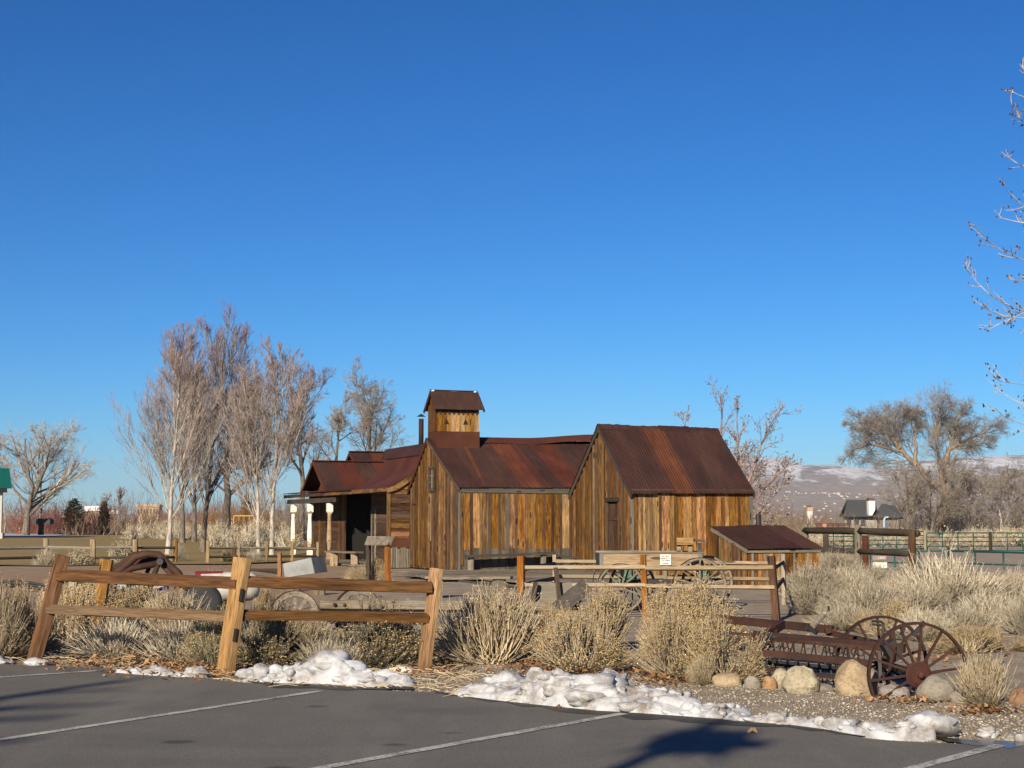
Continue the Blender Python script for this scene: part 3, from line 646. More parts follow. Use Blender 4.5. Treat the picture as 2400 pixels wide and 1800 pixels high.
slab('backing_core', [HP(2.75, 13.2, 0), HP(5, 13.2, 0), HP(5, 16.2, 0), HP(2.75, 16.2, 0)], Z*3.2, BLACK, house)
# porch deck
for k in range(7):
    u = -.42+k*.21; board('deck_plank', HP(u, 2.2, .03), HP(u, 15.7, .03), .2, .05, Z, WOOD_GREY, house, seg=6)
# ---- low lean-to coop
K0 = V(5.46, 36.0, 0)
def KP(u, v, z): return K0+S_*u+G_*v+Z*z
coop = thing('lean_to', 'low lean-to coop with one rusted sloping roof, at the right end of the barn', 'coop', K0)
KF, KB, KD, KL = .86, 1.32, 1.6, 1.9
slab('backing_core', [KP(.03, .03, 0), KP(.03, KD-.03, 0), KP(.03, KD-.03, KB-.06), KP(.03, .03, KF-.06)], S_*(KL-.06), BLACK, coop)
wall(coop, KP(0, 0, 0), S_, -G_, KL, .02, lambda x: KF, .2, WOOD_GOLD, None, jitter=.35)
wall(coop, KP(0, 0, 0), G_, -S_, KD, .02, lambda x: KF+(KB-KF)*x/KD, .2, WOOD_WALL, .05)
for k in range(5): board('batten', KP(.12+.37*k, -.034, .04), KP(.12+.37*k, -.034, KF-.02), .05, .016, -G_, WOOD_GREY, coop)
roof(coop, KP(-.06, -.12, KF+.0), KP(KL+.1, -.12, KF-.0), KP(-.08, KD+.1, KB+.06), KP(KL+.06, KD+.1, KB+.08), 3, [RUST_ROOF], name='roof_sheet', lift=.03)
board('barge_board', KP(-.05, -.1, KF-.02), KP(-.05, KD+.1, KB+.02), .08, .025, -S_, WOOD_GREY, coop)
board('eave_board', KP(-.02, -.05, KF-.03), KP(KL+.03, -.05, KF-.03), .06, .03, -G_, WOOD_GREY, coop)
build('flue', MB().lathe([(.07, 0), (.07, .28), (.05, .32)], at(1778, 1234, 38.6), 8), IRON, coop)
# ---- boardwalk in front of the buildings
dk = thing('boardwalk', 'broad grey plank boardwalk laid in front of the plank sheds', 'boardwalk', BP(0, -4, 0))
for k in range(38):
    v = -.22-k*.262; u0 = -2.4+random.uniform(-.2, .2)+(1.2 if k > 20 else 0); u1 = 3.4+random.uniform(-.3, .3)-max(0, (k-14)*.0)
    if k < 6: u0 = -1.9
    M_ = board('plank', BP(u0, v, .085+random.uniform(0, .012)), BP(u1, v, .085+random.uniform(0, .012)), .25, .05, Z, WOOD_GREY, dk, seg=4, wob=.006)
for u in (-1.8, .4, 2.6): board('sleeper', BP(u, -.1, .03), BP(u, -9.9, .03), .12, .05, Z, WOOD_DARK, dk)
board('step', BP(-1.6, -10.6, .05), BP(2.4, -10.6, .05), .28, .10, Z, WOOD_PALE, dk, seg=5)
# ================================================================ fences
def mortise_post(parent, base, top, w, t, mat, holes=()):
    o = log('post', base, top, w, t, V(0, -1, 0), mat, parent, n=8, seg=6, jit=.10)
    for q in holes:
        b, tp = Vector(base), Vector(top); c = b.lerp(tp, q); d = (tp-b).normalized()
        build('mortise', MB().beam(c-d*.065+V(w*.24, -t*.40, 0), c+d*.065+V(w*.24, -t*.40, 0), .032, .04, V(0, -1, 0)), BLACK, o)  # slightly proud black blocks, the shade of the slots put into colour
    return o
ff = thing('split_rail_fence', 'front split rail fence with three leaning posts along the car park edge', 'fence', gr(530, 1582))
FP = [((80, 1556), (150, 1302), 17.0), ((528, 1584), (570, 1308), 15.75), ((993, 1574), (1023, 1333), 16.15)]
pts = []
for i, (b, t_, Y) in enumerate(FP):
    base = gr(*b); Y = base.y; top = at(t_[0], t_[1], Y+(.12 if i else .05)); d = (top-base).normalized()
    mortise_post(ff, base-d*.15, top, (.17, .20, .165)[i], .15, WOOD_RAIL if i == 0 else WOOD_POST, () if i == 0 else ((.42, .72) if i == 1 else ()))
    pts.append((base, top))
def rl(a, b, Ya, Yb, h, w, mat, bow=0): return log('rail', at(*a, Ya), at(*b, Yb), h, w, V(0, -1, .55), mat, ff, n=5, seg=9, jit=.16, bow=bow)
Y0, Y1, Y2 = [p[0].y for p in pts]
rl((140, 1348), (560, 1367), Y0+.02, Y1+.06, .155, .12, WOOD_RAIL); rl((112, 1428), (548, 1446), Y0, Y1+.05, .125, .11, WOOD_RAIL)
rl((560, 1364), (1012, 1379), Y1+.10, Y2+.02, .125, .11, WOOD_RAIL); rl((540, 1442), (1004, 1449), Y1+.10, Y2+.02, .125, .11, WOOD_RAIL, .015)
# stub post behind it
sp0 = thing('fence_post', 'short split post leaning behind the left end of the front rail fence', 'post', gr(222, 1486))
a, b = gr(222, 1486), at(252, 1311, gr(222, 1486).y)
log('post', a-Z*.1, b, .18, .15, V(0, -1, 0), WOOD_POST, sp0, n=6, seg=5)
# pen round the small wagon
pen = thing('rail_fence', 'square rail pen around the small farm wagon, posts of mixed orange and grey wood', 'fence', at(1520, 1440, 26) * 1)
PY, QY = 24.3, 28.9
def post(par, px, pt, Y, w, mat, zb=-.1, jit=.05, name='post', px2=None):
    a = at(px, 1300, Y); t_ = at(px2 or px, pt, Y); a.z = zb
    return log(name, a, t_, w, w*.9, V(0, -1, 0), mat, par, n=4, seg=4, jit=jit)
post(pen, 1222, 1303, PY, .145, WOOD_NEW); post(pen, 1514, 1300, PY, .13, WOOD_NEW, px2=1507); post(pen, 1819, 1303, PY, .15, WOOD_BROWN, px2=1808)
post(pen, 1300, 1300, QY, .09, WOOD_PALE); post(pen, 1836, 1298, QY, .1, WOOD_PALE); post(pen, 1560, 1303, QY, .09, WOOD_GREY)
def prail(a, b, Ya, Yb, h=.085, mat=WOOD_PALE): return log('rail', at(*a, Ya), at(*b, Yb), h, .06, V(0, -1, 0), mat, pen, n=4, seg=6, jit=.08)
prail((1230, 1331), (1512, 1330), PY-.05, PY-.05); prail((1512, 1332), (1812, 1331), PY-.05, PY-.05); prail((1230, 1372), (1512, 1372), PY-.05, PY-.05); prail((1512, 1374), (1815, 1377), PY-.05, PY-.05)
prail((1300, 1316), (1562, 1318), QY, QY); prail((1562, 1318), (1836, 1321), QY, QY); prail((1300, 1352), (1562, 1354), QY, QY); prail((1562, 1356), (1836, 1358), QY, QY)
prail((1225, 1334), (1300, 1322), PY, QY, .1, WOOD_DARK); prail((1225, 1372), (1300, 1356), PY, QY, .1, WOOD_DARK)
prail((1815, 1332), (1836, 1318), PY, QY, .09, WOOD_DARK); prail((1818, 1380), (1836, 1357), PY, QY, .09, WOOD_DARK)
# background split rail fence across the lawn edge
lf = thing('rail_fence', 'low two rail fence with pale posts along the near edge of the lawn', 'fence', gr(318, 1325))
LFP = [(-150, 1332, 1264, WOOD_PALE), (109, 1326, 1262, WOOD_PALE), (218, 1326, 1264, WOOD_PALE), (317, 1325, 1264, WOOD_PALE), (411, 1321, 1267, WOOD_POST), (487, 1322, 1267, WOOD_PALE), (560, 1320, 1267, WOOD_PALE), (624, 1319, 1268, WOOD_PALE), (684, 1318, 1269, WOOD_PALE), (745, 1317, 1270, WOOD_PALE)]
prev = None
for i, (px, pb, pt, mt_) in enumerate(LFP):
    b = gr(px, pb); t_ = at(px+random.uniform(-1, 1), pt, b.y)
    log('post', b-Z*.1, t_, .165 if i < 4 else .13, .14, V(0, -1, 0), mt_, lf, n=6, seg=5, jit=.14)
    if prev and i != 5:
        for f, hh in ((.68, .1), (.30, .1)):
            p = prev[0].lerp(prev[1], f); q = b.lerp(t_, f+random.uniform(-.03, .03))
            log('rail', p, q, hh, .09, V(0, -1, 0), WOOD_DARK if f < .5 else WOOD_GREY, lf, n=5, seg=5, jit=.2)
    prev = (b, t_)
# heavy timber fence beside the corral
tf = thing('timber_fence', 'heavy timber post and log rail fence beside the green corral', 'fence', gr(2136, 1350))
def tpost(px, pt, Y, w, mat):
    a = at(px, 1300, Y); a.z = gz(a.x, Y)-.2; t_ = at(px, pt, Y); log('post', a, t_, w, w, V(0, -1, 0), mat, tf, n=8, seg=6, jit=.07); return a
tpost(2137, 1243, 42.8, .22, WOOD_BROWN); tpost(2010, 1230, 46.5, .2, WOOD_GREY); tpost(1887, 1228, 50, .24, WOOD_GREY); tpost(1935, 1252, 62, .22, WOOD_DARK); tpost(2027, 1255, 70, .3, RUST_RED)
for (a, b, Ya, Yb, h) in (((1885, 1243), (2010, 1245), 50, 46.6, .19), ((2010, 1244), (2150, 1250), 46.6, 42.9, .2), ((1900, 1289), (2010, 1292), 50, 46.6, .17), ((2010, 1292), (2138, 1299), 46.6, 42.9, .19), ((1925, 1327), (2000, 1333), 50, 46.6, .15), ((2100, 1338), (2137, 1345), 43.3, 42.9, .14)):
    log('rail', at(*a, Ya), at(*b, Yb), h, h, V(0, -1, 0), WOOD_DARK, tf, n=9, seg=6, jit=.06, smooth=True)
# green tube corral panels, each one lifts away
def panel(p0, p1, h, z0, rails, nup, label, rt=.028):
    a, b = Vector(p0), Vector(p1); P = thing('corral_fence', label, 'corral panel', a.lerp(b, .5), 'green tube panels of the corral')
    fr = MB(); A, B = a+Z*z0, b+Z*z0; d = (b-a).normalized(); c = h*.1
    fr.tube([A, A+Z*(h-c), A+Z*(h-c*.3)+d*c*.3, A+Z*h+d*c, B+Z*h-d*c, B+Z*(h-c*.3)-d*c*.3, B+Z*(h-c), B], rt, 6)
    build('frame', fr, GREENP, P, True)
    for k in range(rails):
        z = h*(k+.0)/rails+.02; build('rail', MB().tube([A+Z*z, B+Z*z], rt*.85, 5), GREENP, P, True)
    for k in range(nup):
        q = a.lerp(b, (k+1)/(nup+1))+Z*z0; build('upright', MB().tube([q, q+Z*h], rt*.9, 5), GREENP, P, True)
    return P
FY = 109
def fp(px, Y=FY): p = at(px, 1260, Y); p.z = gz(p.x, Y); return p
panel(fp(1930, 104), fp(2000, 104), 1.25, .18, 4, 2, 'leftmost far green corral panel, behind the lean-to roof', .04)
panel(fp(2003), fp(2166, 111), 1.28, .15, 4, 4, 'far green corral panel behind the two thickest timber posts', .04)
panel(fp(2172), fp(2318), 1.25, .08, 4, 3, 'far green corral panel in the middle, right of the tallest brown post', .04)
panel(fp(2324), fp(2470), 1.25, .08, 4, 3, 'rightmost far green corral panel, running out of the picture', .04)
def np_(px, Y): p = at(px, 1300, Y); p.z = -.75; return p
panel(np_(2040, 53), np_(2212, 52), 1.28, -.02, 3, 2, 'nearer green corral panel with a white sign, crossing behind the brown timber post', .03)
panel(np_(2222, 52), np_(2420, 49), 1.26, -.0, 3, 2, 'nearest green corral panel, low at the right edge behind the pale brush', .034)
for px, Y, l in ((2168, 110, 'pale wooden post between the two far green corral panels'), (2321, 109, 'dark wooden post at the joint of the far green corral panels')):
    q = fp(px, Y); P = thing('corral_post', l, 'post', q, 'wooden posts between corral panels'); log('post', q-Z*.2, q+Z*1.4, .22, .2, V(0, -1, 0), WOOD_PALE if px < 2200 else WOOD_DARK, P, n=7)
sg = thing('signboard', 'blank white lower sign hung on the green corral panel', 'sign', at(2060, 1324, 51.8))
a, b = at(2046, 1318, 51.8), at(2079, 1331, 51.8)
build('board', MB().prism([V(a.x, 51.8, b.z), V(b.x, 51.8, b.z), V(b.x, 51.8, a.z), V(a.x, 51.8, a.z)], V(0, .02, 0)), WHITE, sg)
sg2 = thing('signboard', 'small mauve sign with pale lettering above the white corral sign', 'sign', at(2060, 1308, 51.8))
a, b = at(2045, 1303, 51.8), at(2077, 1312, 51.8)
build('board', MB().prism([V(a.x, 51.8, b.z), V(b.x, 51.8, b.z), V(b.x, 51.8, a.z), V(a.x, 51.8, a.z)], V(0, .02, 0)), m_plain('mauve_sign', (.22, .16, .17), .6), sg2)
def text(s, loc, size, mat, parent, align='CENTER'):
    cu = bpy.data.curves.new('lettering', 'FONT'); cu.body = s; cu.size = size; cu.align_x = align; cu.align_y = 'CENTER'; cu.extrude = .001; cu.space_line = 1.05
    o = bpy.data.objects.new('lettering_source', cu); COL.objects.link(o); bpy.context.view_layer.update()
    me = bpy.data.meshes.new_from_object(o.evaluated_get(bpy.context.evaluated_depsgraph_get())); bpy.data.objects.remove(o)
    me.name = 'lettering'; me.materials.clear(); me.materials.append(mat)
    return mobj('lettering', me, parent, Matrix.Translation(loc) @ Matrix.Rotation(R(90), 4, 'X'))
text('UNC', at(2068, 1307.5, 51.77), .12, WHITE, sg2)
# ================================================================ small farm wagon in the pen
def wheel(parent, c, axis, r, mat_sp, mat_ty, nsp=12, hub=.06, w=.045, t=.05, name='wheel', a0=0, a1=2*math.pi, spw=.03, hubmat=None, off=0):
    c = Vector(c); ax = Vector(axis).normalized(); x = ax.cross(Z).normalized(); y = ax.cross(x)
    H = build(name, MB().lathe([(hub*.6, -.11), (hub, -.05), (hub*1.1, 0), (hub, .05), (hub*.6, .11)], c, 12, ax), hubmat or mat_sp, parent, True)
    build('rim', MB().ring(c, ax, r-.012, w, t, 36, a0, a1), mat_sp, H); build('tyre', MB().ring(c, ax, r, w+.006, .012, 36, a0, a1), mat_ty, H)
    for k in range(nsp):
        a = off+2*math.pi*k/nsp
        if not (a0-.1 <= a % (2*math.pi) <= a1+.1) and a1-a0 < 6: continue
        d = x*math.cos(a)+y*math.sin(a); build('spoke', MB().beam(c+d*hub*.8, c+d*(r-t), spw, spw*.8, ax), mat_sp, H)
    return H
wg = thing('farm_wagon', 'small farm wagon with a plank box, tall spoked wheels and green running gear', 'wagon', V(2.4, 26.9, 0))
WX0, WX1, WY0, WY1, WZ0, WZ1 = at(1405, 1300, 26.6).x, at(1645, 1300, 26.6).x, 26.55, 27.45, .76, 1.0
board('side_board', V(WX0, WY0, (WZ0+WZ1)/2), V(WX1, WY0, (WZ0+WZ1)/2), WZ1-WZ0, .03, V(0, -1, 0), WOOD_PALE, wg, seg=5)
board('side_board', V(WX0, WY1, (WZ0+WZ1)/2), V(WX1, WY1, (WZ0+WZ1)/2), WZ1-WZ0, .03, V(0, -1, 0), WOOD_GREY, wg, seg=4)
board('top_rail', V(WX0-.02, WY0, WZ1+.015), V(WX1+.02, WY0, WZ1+.015), .06, .03, Z, WOOD_GREY, wg); board('top_rail', V(WX0-.02, WY1, WZ1+.015), V(WX1+.02, WY1, WZ1+.015), .06, .03, Z, WOOD_GREY, wg)
for x in (WX0, WX1): board('end_board', V(x, WY0, (WZ0+WZ1)/2), V(x, WY1, (WZ0+WZ1)/2), WZ1-WZ0, .03, V(1, 0, 0), WOOD_DARK, wg)
for k in range(4): board('floor_board', V(WX0, WY0+.11+k*.225, WZ0), V(WX1, WY0+.11+k*.225, WZ0), .22, .03, Z, WOOD_DARK, wg)
for x in (WX0+.03, WX1-.04): build('corner_iron', MB().box((x, WY0-.02, .885), (.055, .012, .26)), GALV, wg)
cx1, cx2 = at(1455, 1360, 26.4).x, at(1640, 1360, 26.4).x
AXW = V(.12, -1, 0)
for cx, r, ns in ((cx1, .42, 12), (cx2, .47, 14)):
    wheel(wg, (cx, 26.42, r), AXW, r, WOOD_GREY, RUST_IRON, ns, .055, .035, .035, spw=.022, off=.2); wheel(wg, (cx+.3, 27.75, r), AXW, r, WOOD_GREY, RUST_IRON, ns, .055, .035, .035, spw=.022)
    build('axle', MB().beam(V(cx, 26.4, r), V(cx+.3, 27.7, r), .08, .08), IRON, wg); build('bolster', MB().box((cx+.12, 27, .66), (.1, 1, .16)), GREENW, wg)
build('reach_pole', MB().beam(V(cx1, 27, .5), V(cx2, 27, .52), .07, .07), IRON, wg)
for a, b in (((1408, 1352), (1418, 1338)), ((1408, 1356), (1422, 1340)), ((1470, 1362), (1505, 1344)), ((1500, 1349), (1440, 1364))): build('brace', MB().beam(at(*a, 26.5), at(*b, 26.7), .05, .03), GREENW, wg)
build('iron_rod', MB().tube([at(1390, 1365, 26.2), at(1391, 1350, 26.2), at(1396, 1338, 26.2)], .008, 5), IRON, wg)
sx0, sx1 = at(1586, 1280, 27).x, at(1622, 1280, 27).x
board('seat', V(sx0, 27, 1.20), V(sx1+.02, 27, 1.20), .13, .05, V(0, -1, .3), WOOD_POST, wg); board('seat', V(sx1+.03, 27.2, 1.22), V(sx1+.24, 27.2, 1.2), .24, .045, Z, WOOD_DARK, wg)
for x in (sx0+.04, sx1-.03, sx1+.14): build('seat_leg', MB().box((x, 27.05, 1.09), (.07, .05, .17)), WOOD_PALE if x < sx1 else WOOD_DARK, wg)
tg = thing('notice', 'white notice with black lettering fixed to the side of the small farm wagon', 'sign', at(1560, 1312, 26.5))
a, b = at(1547.5, 1299.5, 26.5), at(1573, 1324, 26.5)
build('board', MB().prism([V(a.x, 26.5, b.z), V(b.x, 26.5, b.z), V(b.x, 26.5, a.z), V(a.x, 26.5, a.z)], V(0, .012, 0)), WHITE, tg)
INK = m_plain('black_lettering', (.02, .02, .02), .6)
text('Do NOT\nClimb On To\nThe Wagon', at(1560, 1308.5, 26.49), .031, INK, tg); text('Unstable', at(1560, 1320.5, 26.49), .03, INK, tg)
# ================================================================ timber freight wagon behind the front fence
fw = thing('freight_wagon_frame', 'wreck of a freight wagon with a long bolted beam and half buried spoked wheels', 'wagon wreck', gr(900, 1480))
FYw = 21.5
bm = log('long_beam', at(752, 1419, FYw), at(1330, 1424, FYw-.6), .2, .16, V(0, -1, 0), WOOD_GREY, fw, n=4, seg=8, jit=.03)
log('long_beam', at(770, 1453, FYw+.6), at(1000, 1455, FYw+.3), .13, .14, V(0, -1, 0), WOOD_GREY, fw, n=4, seg=6, jit=.05)
log('cross_beam', at(1090, 1448, FYw-.5), at(1300, 1462, FYw-1.2), .26, .18, V(0, -1, 0), WOOD_GREY, fw, n=4, seg=5, jit=.05)
for px, py in ((785, 1417), (808, 1418), (952, 1429), (1043, 1430), (1243, 1419)): build('bolt', MB().lathe([(.024, 0), (.024, .03), (.012, .045)], at(px, py, FYw-.11), 8, V(0, -1, 0)), RUST_IRON, bm)
wheel(fw, at(690, 1442, FYw-.2), V(.35, -1, .05), .34, WOOD_GREY, RUST_IRON, 10, .09, .07, .07, spw=.045, off=.3)
wheel(fw, at(838, 1437, FYw+1.2), V(.5, -1, .0), .37, WOOD_GREY, RUST_IRON, 10, .09, .07, .08, spw=.05, off=.1)
log('axle_tree', at(650, 1448, FYw+.5), at(780, 1420, FYw+.6), .12, .12, V(0, -1, 0), WOOD_DARK, fw)
for a, b in (((950, 1480), (958, 1455)), ((966, 1478), (958, 1455)), ((866, 1448), (873, 1464)), ((1075, 1428), (1086, 1452)), ((838, 1470), (850, 1452))): build('iron_strap', MB().beam(at(*a, FYw-.2), at(*b, FYw-.15), .035, .02), RUST_IRON, fw)
log('block', at(945, 1488, FYw-.9), at(985, 1481, FYw-.9), .13, .14, V(0, -1, 0), WOOD_GREY, fw, n=5)
# upright box end with dark stakes and the slanting plank
bx = thing('wagon_box_end', 'weathered wagon box end with dark stakes and a slanting plank leaning on it', 'wagon box', gr(1290, 1470))
BYy = 21.2
a, b = at(1246, 1387, BYy+.35), at(1340, 1388, BYy+.3); board('end_board', a, b, .27, .04, V(0, -1, 0), WOOD_GREY, bx, seg=4)
for p, q, w in (((1248, 1411), (1256, 1364), .065), ((1311, 1408), (1302, 1330), .06), ((1231, 1436), (1229, 1393), .07)): board('stake', at(*p, BYy+.2), at(*q, BYy+.2), w, .06, V(0, -1, 0), WOOD_DARK, bx, seg=2)
pa, pb = at(1304, 1431, BYy-.7), at(1374, 1372, BYy+.6)
board('slanting_plank', pa, pb, .21, .05, V(.55, -.75, .65), WOOD_GREY, bx, seg=4, wob=.008)
board('prop', at(1296, 1466, BYy-.5), at(1300, 1436, BYy-.5), .1, .08, V(0, -1, 0), WOOD_DARK, bx); board('box_side', at(1255, 1425, BYy+.1), at(1300, 1440, BYy-.4), .24, .05, V(-.3, -1, .3), WOOD_GREY, bx)
board('box_side', at(1342, 1400, BYy+.5), at(1342, 1430, BYy+.5), .2, .05, V(.3, -1, 0), WOOD_DARK, bx)
# ---- benches
def bench(label, a, b, w, t, legs, mat, lmat, lw):
    a, b = Vector(a), Vector(b); T = thing('bench', label, 'bench', V((a.x+b.x)/2, (a.y+b.y)/2, 0), 'plank benches around the sheds')
    board('seat', a, b, w, t, Z, mat, T, seg=5)
    for q in legs:
        p = a.lerp(b, q); log('leg', V(p.x, p.y, -.05), V(p.x, p.y, p.z-t/2), lw, lw*.9, V(0, -1, 0), lmat, T, n=6, seg=2)
    return T
bench('long plank bench standing against the middle shed wall', BP(.0, -.42, .50), BP(2.75, -.42, .58), .3, .07, (.07, .88), WOOD_DARK, WOOD_GREY, .2)
bench('short sagging plank bench at the foot of the barn door', BP(2.55, -.7, .52), BP(3.6, -1.2, .42), .25, .05, (.2, .9), WOOD_DARK, WOOD_DARK, .12)
bench('low plank bench on a stump leg in front of the boardwalk', at(1000, 1353, 31.5), at(1199, 1354, 31.2), .34, .05, (.12, .86), WOOD_GREY, WOOD_GREY, .28)
bench('small bench on two stump legs under the porch roof', HP(-.9, 4.2, .46), HP(-.25, 2.5, .46), .36, .06, (.2, .85), WOOD_GREY, WOOD_PALE, .3)
# ---- shingle roofed stand
st = thing('shingle_roofed_stand', 'little shingle roofed stand on two posts in front of the porch', 'stand', gr(885, 1371))
SY = 37.0
log('post', at(863, 1372, SY+.2), at(864, 1276, SY+.2), .15, .14, V(0, -1, 0), WOOD_DARK, st, n=4); log('post', at(910, 1372, SY), at(908, 1278, SY), .14, .13, V(0, -1, 0), WOOD_NEW, st, n=5, jit=.15)
for j in range(2):
    for k in range(6):
        x0 = 850+6+k*10.5; a = at(x0+4+j*3, 1277-j*8, SY-.12+j*.16); b = at(x0+8+j*3, 1265-j*7, SY+.08+j*.16)
        board('shingle', a, b, .11, .025, V(0, -.6, .8), WOOD_GREY, st, seg=1, wob=.006)
board('ridge_board', at(862, 1262, SY+.2), at(917, 1265, SY+.2), .1, .04, V(0, -1, .3), WOOD_GREY, st)
# ---- metal trough and stakes
tr = thing('metal_trough', 'tilted galvanised metal trough beside the porch steps', 'trough', gr(705, 1362))
P = [at(668, 1354, 40), at(737, 1344, 40), at(729, 1307, 40.1), at(663, 1321, 40.1)]; P2 = [p+V(.25, .62, .02) for p in P]
for nm, q in (('front', (P[0], P[1], P[2], P[3])), ('back', (P2[0], P2[1], P2[2], P2[3])), ('end', (P[0], P2[0], P2[3], P[3])), ('end', (P[1], P2[1], P2[2], P[2])), ('bottom', (P[0], P[1], P2[1], P2[0]))):
    nrm = (q[1]-q[0]).cross(q[2]-q[0]).normalized(); build(nm+'_panel', MB().prism(q, nrm*.015), GALV, tr)
build('rolled_edge', MB().tube([P[3], P[2], P2[2], P2[3], P[3]], .018, 6), RUST_IRON, tr)
for px, pt, pb, l, mt_ in ((655, 1295, 1361, 'orange brown square post beside the metal trough', WOOD_NEW), (548, 1288, 1352, 'dark brown square post on the bare ground left of the trough', WOOD_BROWN)):
    q = gr(px, pb); T = thing('square_post', l, 'post', q); log('post', q-Z*.1, at(px, pt, q.y), .14, .14, V(.3, -1, 0), mt_, T, n=4, jit=.03)
for px, pb, hgt, l in ((690, 1378, .22, 'squat wooden block left of the other under the front rail'), (748, 1386, .3, 'squat wooden block right of the other under the front rail')):
    q = gr(px, pb+8); T = thing('wooden_block', l, 'wooden block', q, 'wooden blocks behind the front fence'); log('block', q-Z*.05, q+Z*hgt, .3, .28, V(0, -1, 0), WOOD_GREY, T, n=6, seg=2)
log_ = thing('timber_baulk', 'grey timber baulk lying on the ground behind the front fence', 'timber', gr(700, 1352)); log('timber', gr(590, 1338), gr(650, 1345)+Z*.08, .16, .14, V(0, -1, 0), WOOD_DARK, log_)
# ---- rusty machine left, white tank, black tyre
mc = thing('rusty_machine', 'rusty old farm machine with an arched frame behind the front fence', 'farm machine', gr(330, 1480))
MY = 22.5
def mt2(name, ptsx, r, mat=RUST_IRON, dY=0, n=6): return build(name, MB().tube([at(x, y, MY+dY) for x, y in ptsx], r, n), mat, mc, True)
mt2('arched_fender', [(262, 1350), (290, 1330), (318, 1305), (345, 1298), (372, 1300), (392, 1320), (420, 1345), (428, 1368)], .055)
mt2('arched_frame', [(255, 1345), (285, 1322), (312, 1300), (345, 1296), (380, 1305), (405, 1330), (425, 1355)], .045, dY=.5)
mt2('brace', [(270, 1352), (310, 1332), (375, 1320)], .05); mt2('brace', [(372, 1318), (360, 1350), (350, 1385)], .045); mt2('brace', [(352, 1325), (340, 1352), (336, 1370)], .035, dY=.4)
mt2('lever', [(380, 1325), (400, 1345), (425, 1372), (455, 1390)], .04); mt2('arm', [(418, 1372), (435, 1360), (455, 1385), (460, 1395)], .05); mt2('axle', [(395, 1398), (450, 1402)], .05)
build('skirt_panel', MB().prism([at(305, 1320, MY+.2), at(320, 1305, MY+.2), at(365, 1303, MY+.2), at(372, 1316, MY+.2), at(330, 1328, MY+.2)], V(0, .03, 0)), RUST_RED, mc)
build('hub', MB().lathe([(.05, -.1), (.06, 0), (.05, .1)], at(378, 1316, MY-.05), 10, V(0, -1, 0)), IRON, mc)
mt2('post', [(271, 1390), (272, 1352)], .028, RUST_IRON); mt2('gear_lever', [(408, 1382), (412, 1374)], .012); build('knob', MB().lathe([(.0, -.02), (.022, 0), (0, .02)], at(412, 1373, MY), 8), IRON, mc)
TEAL = m_rust('faded_green_paint', [(.3, (.16, .075, .035)), (.45, (.17, .19, .14)), (.7, (.26, .26, .15))], False)
build('hood', MB().lathe([(.02, -.28), (.19, -.26), (.235, -.1), (.235, .28), (.02, .30)], at(205, 1386, MY+.3), 18, V(1, .2, 0)), TEAL, mc, True)
for k, r in enumerate((.30, .26)): build('wheel_rim', MB().ring(at(172, 1398, MY-.1-k*.12), V(.4, -1, 0), r, .05, .035, 32), RUST_IRON, mc)
mt2('sill', [(190, 1395), (245, 1396)], .06, RUST_RED)
build('underframe', MB().beam(at(186, 1405, MY), at(300, 1404, MY), .1, .12), IRON, mc)
wt = thing('sheet_metal', 'long white metal sheet lying under the rusty machine', 'metal panel', gr(330, 1420))
q = [at(268, 1386, MY+.8), at(392, 1384, MY+.8), at(388, 1358, MY+1.1), at(272, 1362, MY+1.1)]; build('panel', MB().prism(q, V(0, .12, .03)), m_plain('dull_white', (.36, .36, .34), .7, .25), wt)
wk = thing('white_tank', 'white tank lying on its side with a red top band, behind the middle fence post', 'tank', gr(530, 1425))
build('shell', MB().lathe([(.02, -.5), (.15, -.47), (.21, -.36), (.215, 0), (.21, .36), (.15, .47), (.02, .5)], at(530, 1375, MY+.4), 20, V(1, .15, 0)), m_plain('chalky_white', (.40, .39, .36), .7, .2), wk, True)
build('red_top', MB().ring(at(490, 1375, MY+.4), V(1, .15, 0), .228, .4, .012, 20, math.pi*.95, math.pi*2.05), m_plain('red_paint', (.16, .022, .02), .5), wk)
ty = thing('black_tyre', 'black rubber tyre leaning on the white tank behind the middle fence post', 'tyre', gr(475, 1440))
tp = MB(); c = at(475, 1412, MY-.6)
tp.lathe([(.10, -.09), (.2, -.1), (.265, -.07), (.275, 0), (.265, .07), (.2, .1), (.10, .09)], c, 26, V(.35, -1, .35)); build('tread', tp, m_plain('black_rubber', (.022, .023, .025), .75, .2), ty, True)
rp = thing('shadow_tubes', 'thin dark pipes for shadow-like lines on the bare ground at the far left', 'tubes', gr(50, 1385))
for k in range(3): build('iron_tube', MB().tube([gr(-40, 1374+k*5)+Z*.05, gr(40, 1372+k*7)+Z*.12, gr(112, 1378+k*5)+Z*.05], .03, 6), IRON, rp, True)  # dark tubes built for a shadow-like line shape on the ground
# ================================================================ hay rake among the boulders
rk = thing('hay_rake', 'rusty side delivery hay rake with two spoked iron wheels among the boulders', 'hay rake', gr(2000, 1620))
hc = at(2151, 1580, 13.9)
H1 = wheel(rk, hc, V(.10, -1, 0), .462, RUST_IRON, RUST_IRON, 14, .04, .045, .012, spw=.022, hubmat=RUST_HUB, off=.12)
build('hub_plate', MB().lathe([(.115, -.02), (.118, .0), (.10, .006), (.098, .018), (.085, .02), (.082, .03), (.03, .034), (.028, .07), (.0, .072)], hc+V(0, -.03, 0), 22, V(.1, -1, 0)), RUST_HUB, H1)
H1.scale = (1, 1, 1)
hc2 = at(2066, 1555, 15.6)
wheel(rk, hc2, V(.10, -1, 0), .475, RUST_IRON, RUST_IRON, 14, .06, .045, .012, spw=.022, off=.3)
build('axle', MB().beam(hc, hc2, .06, .06), RUST_IRON, rk)
def bar(name, a, b, Ya, Yb, h, d, mat=RUST_IRON, up=Z): return build(name, MB().beam(at(*a, Ya), at(*b, Yb), d, h, up), mat, rk)
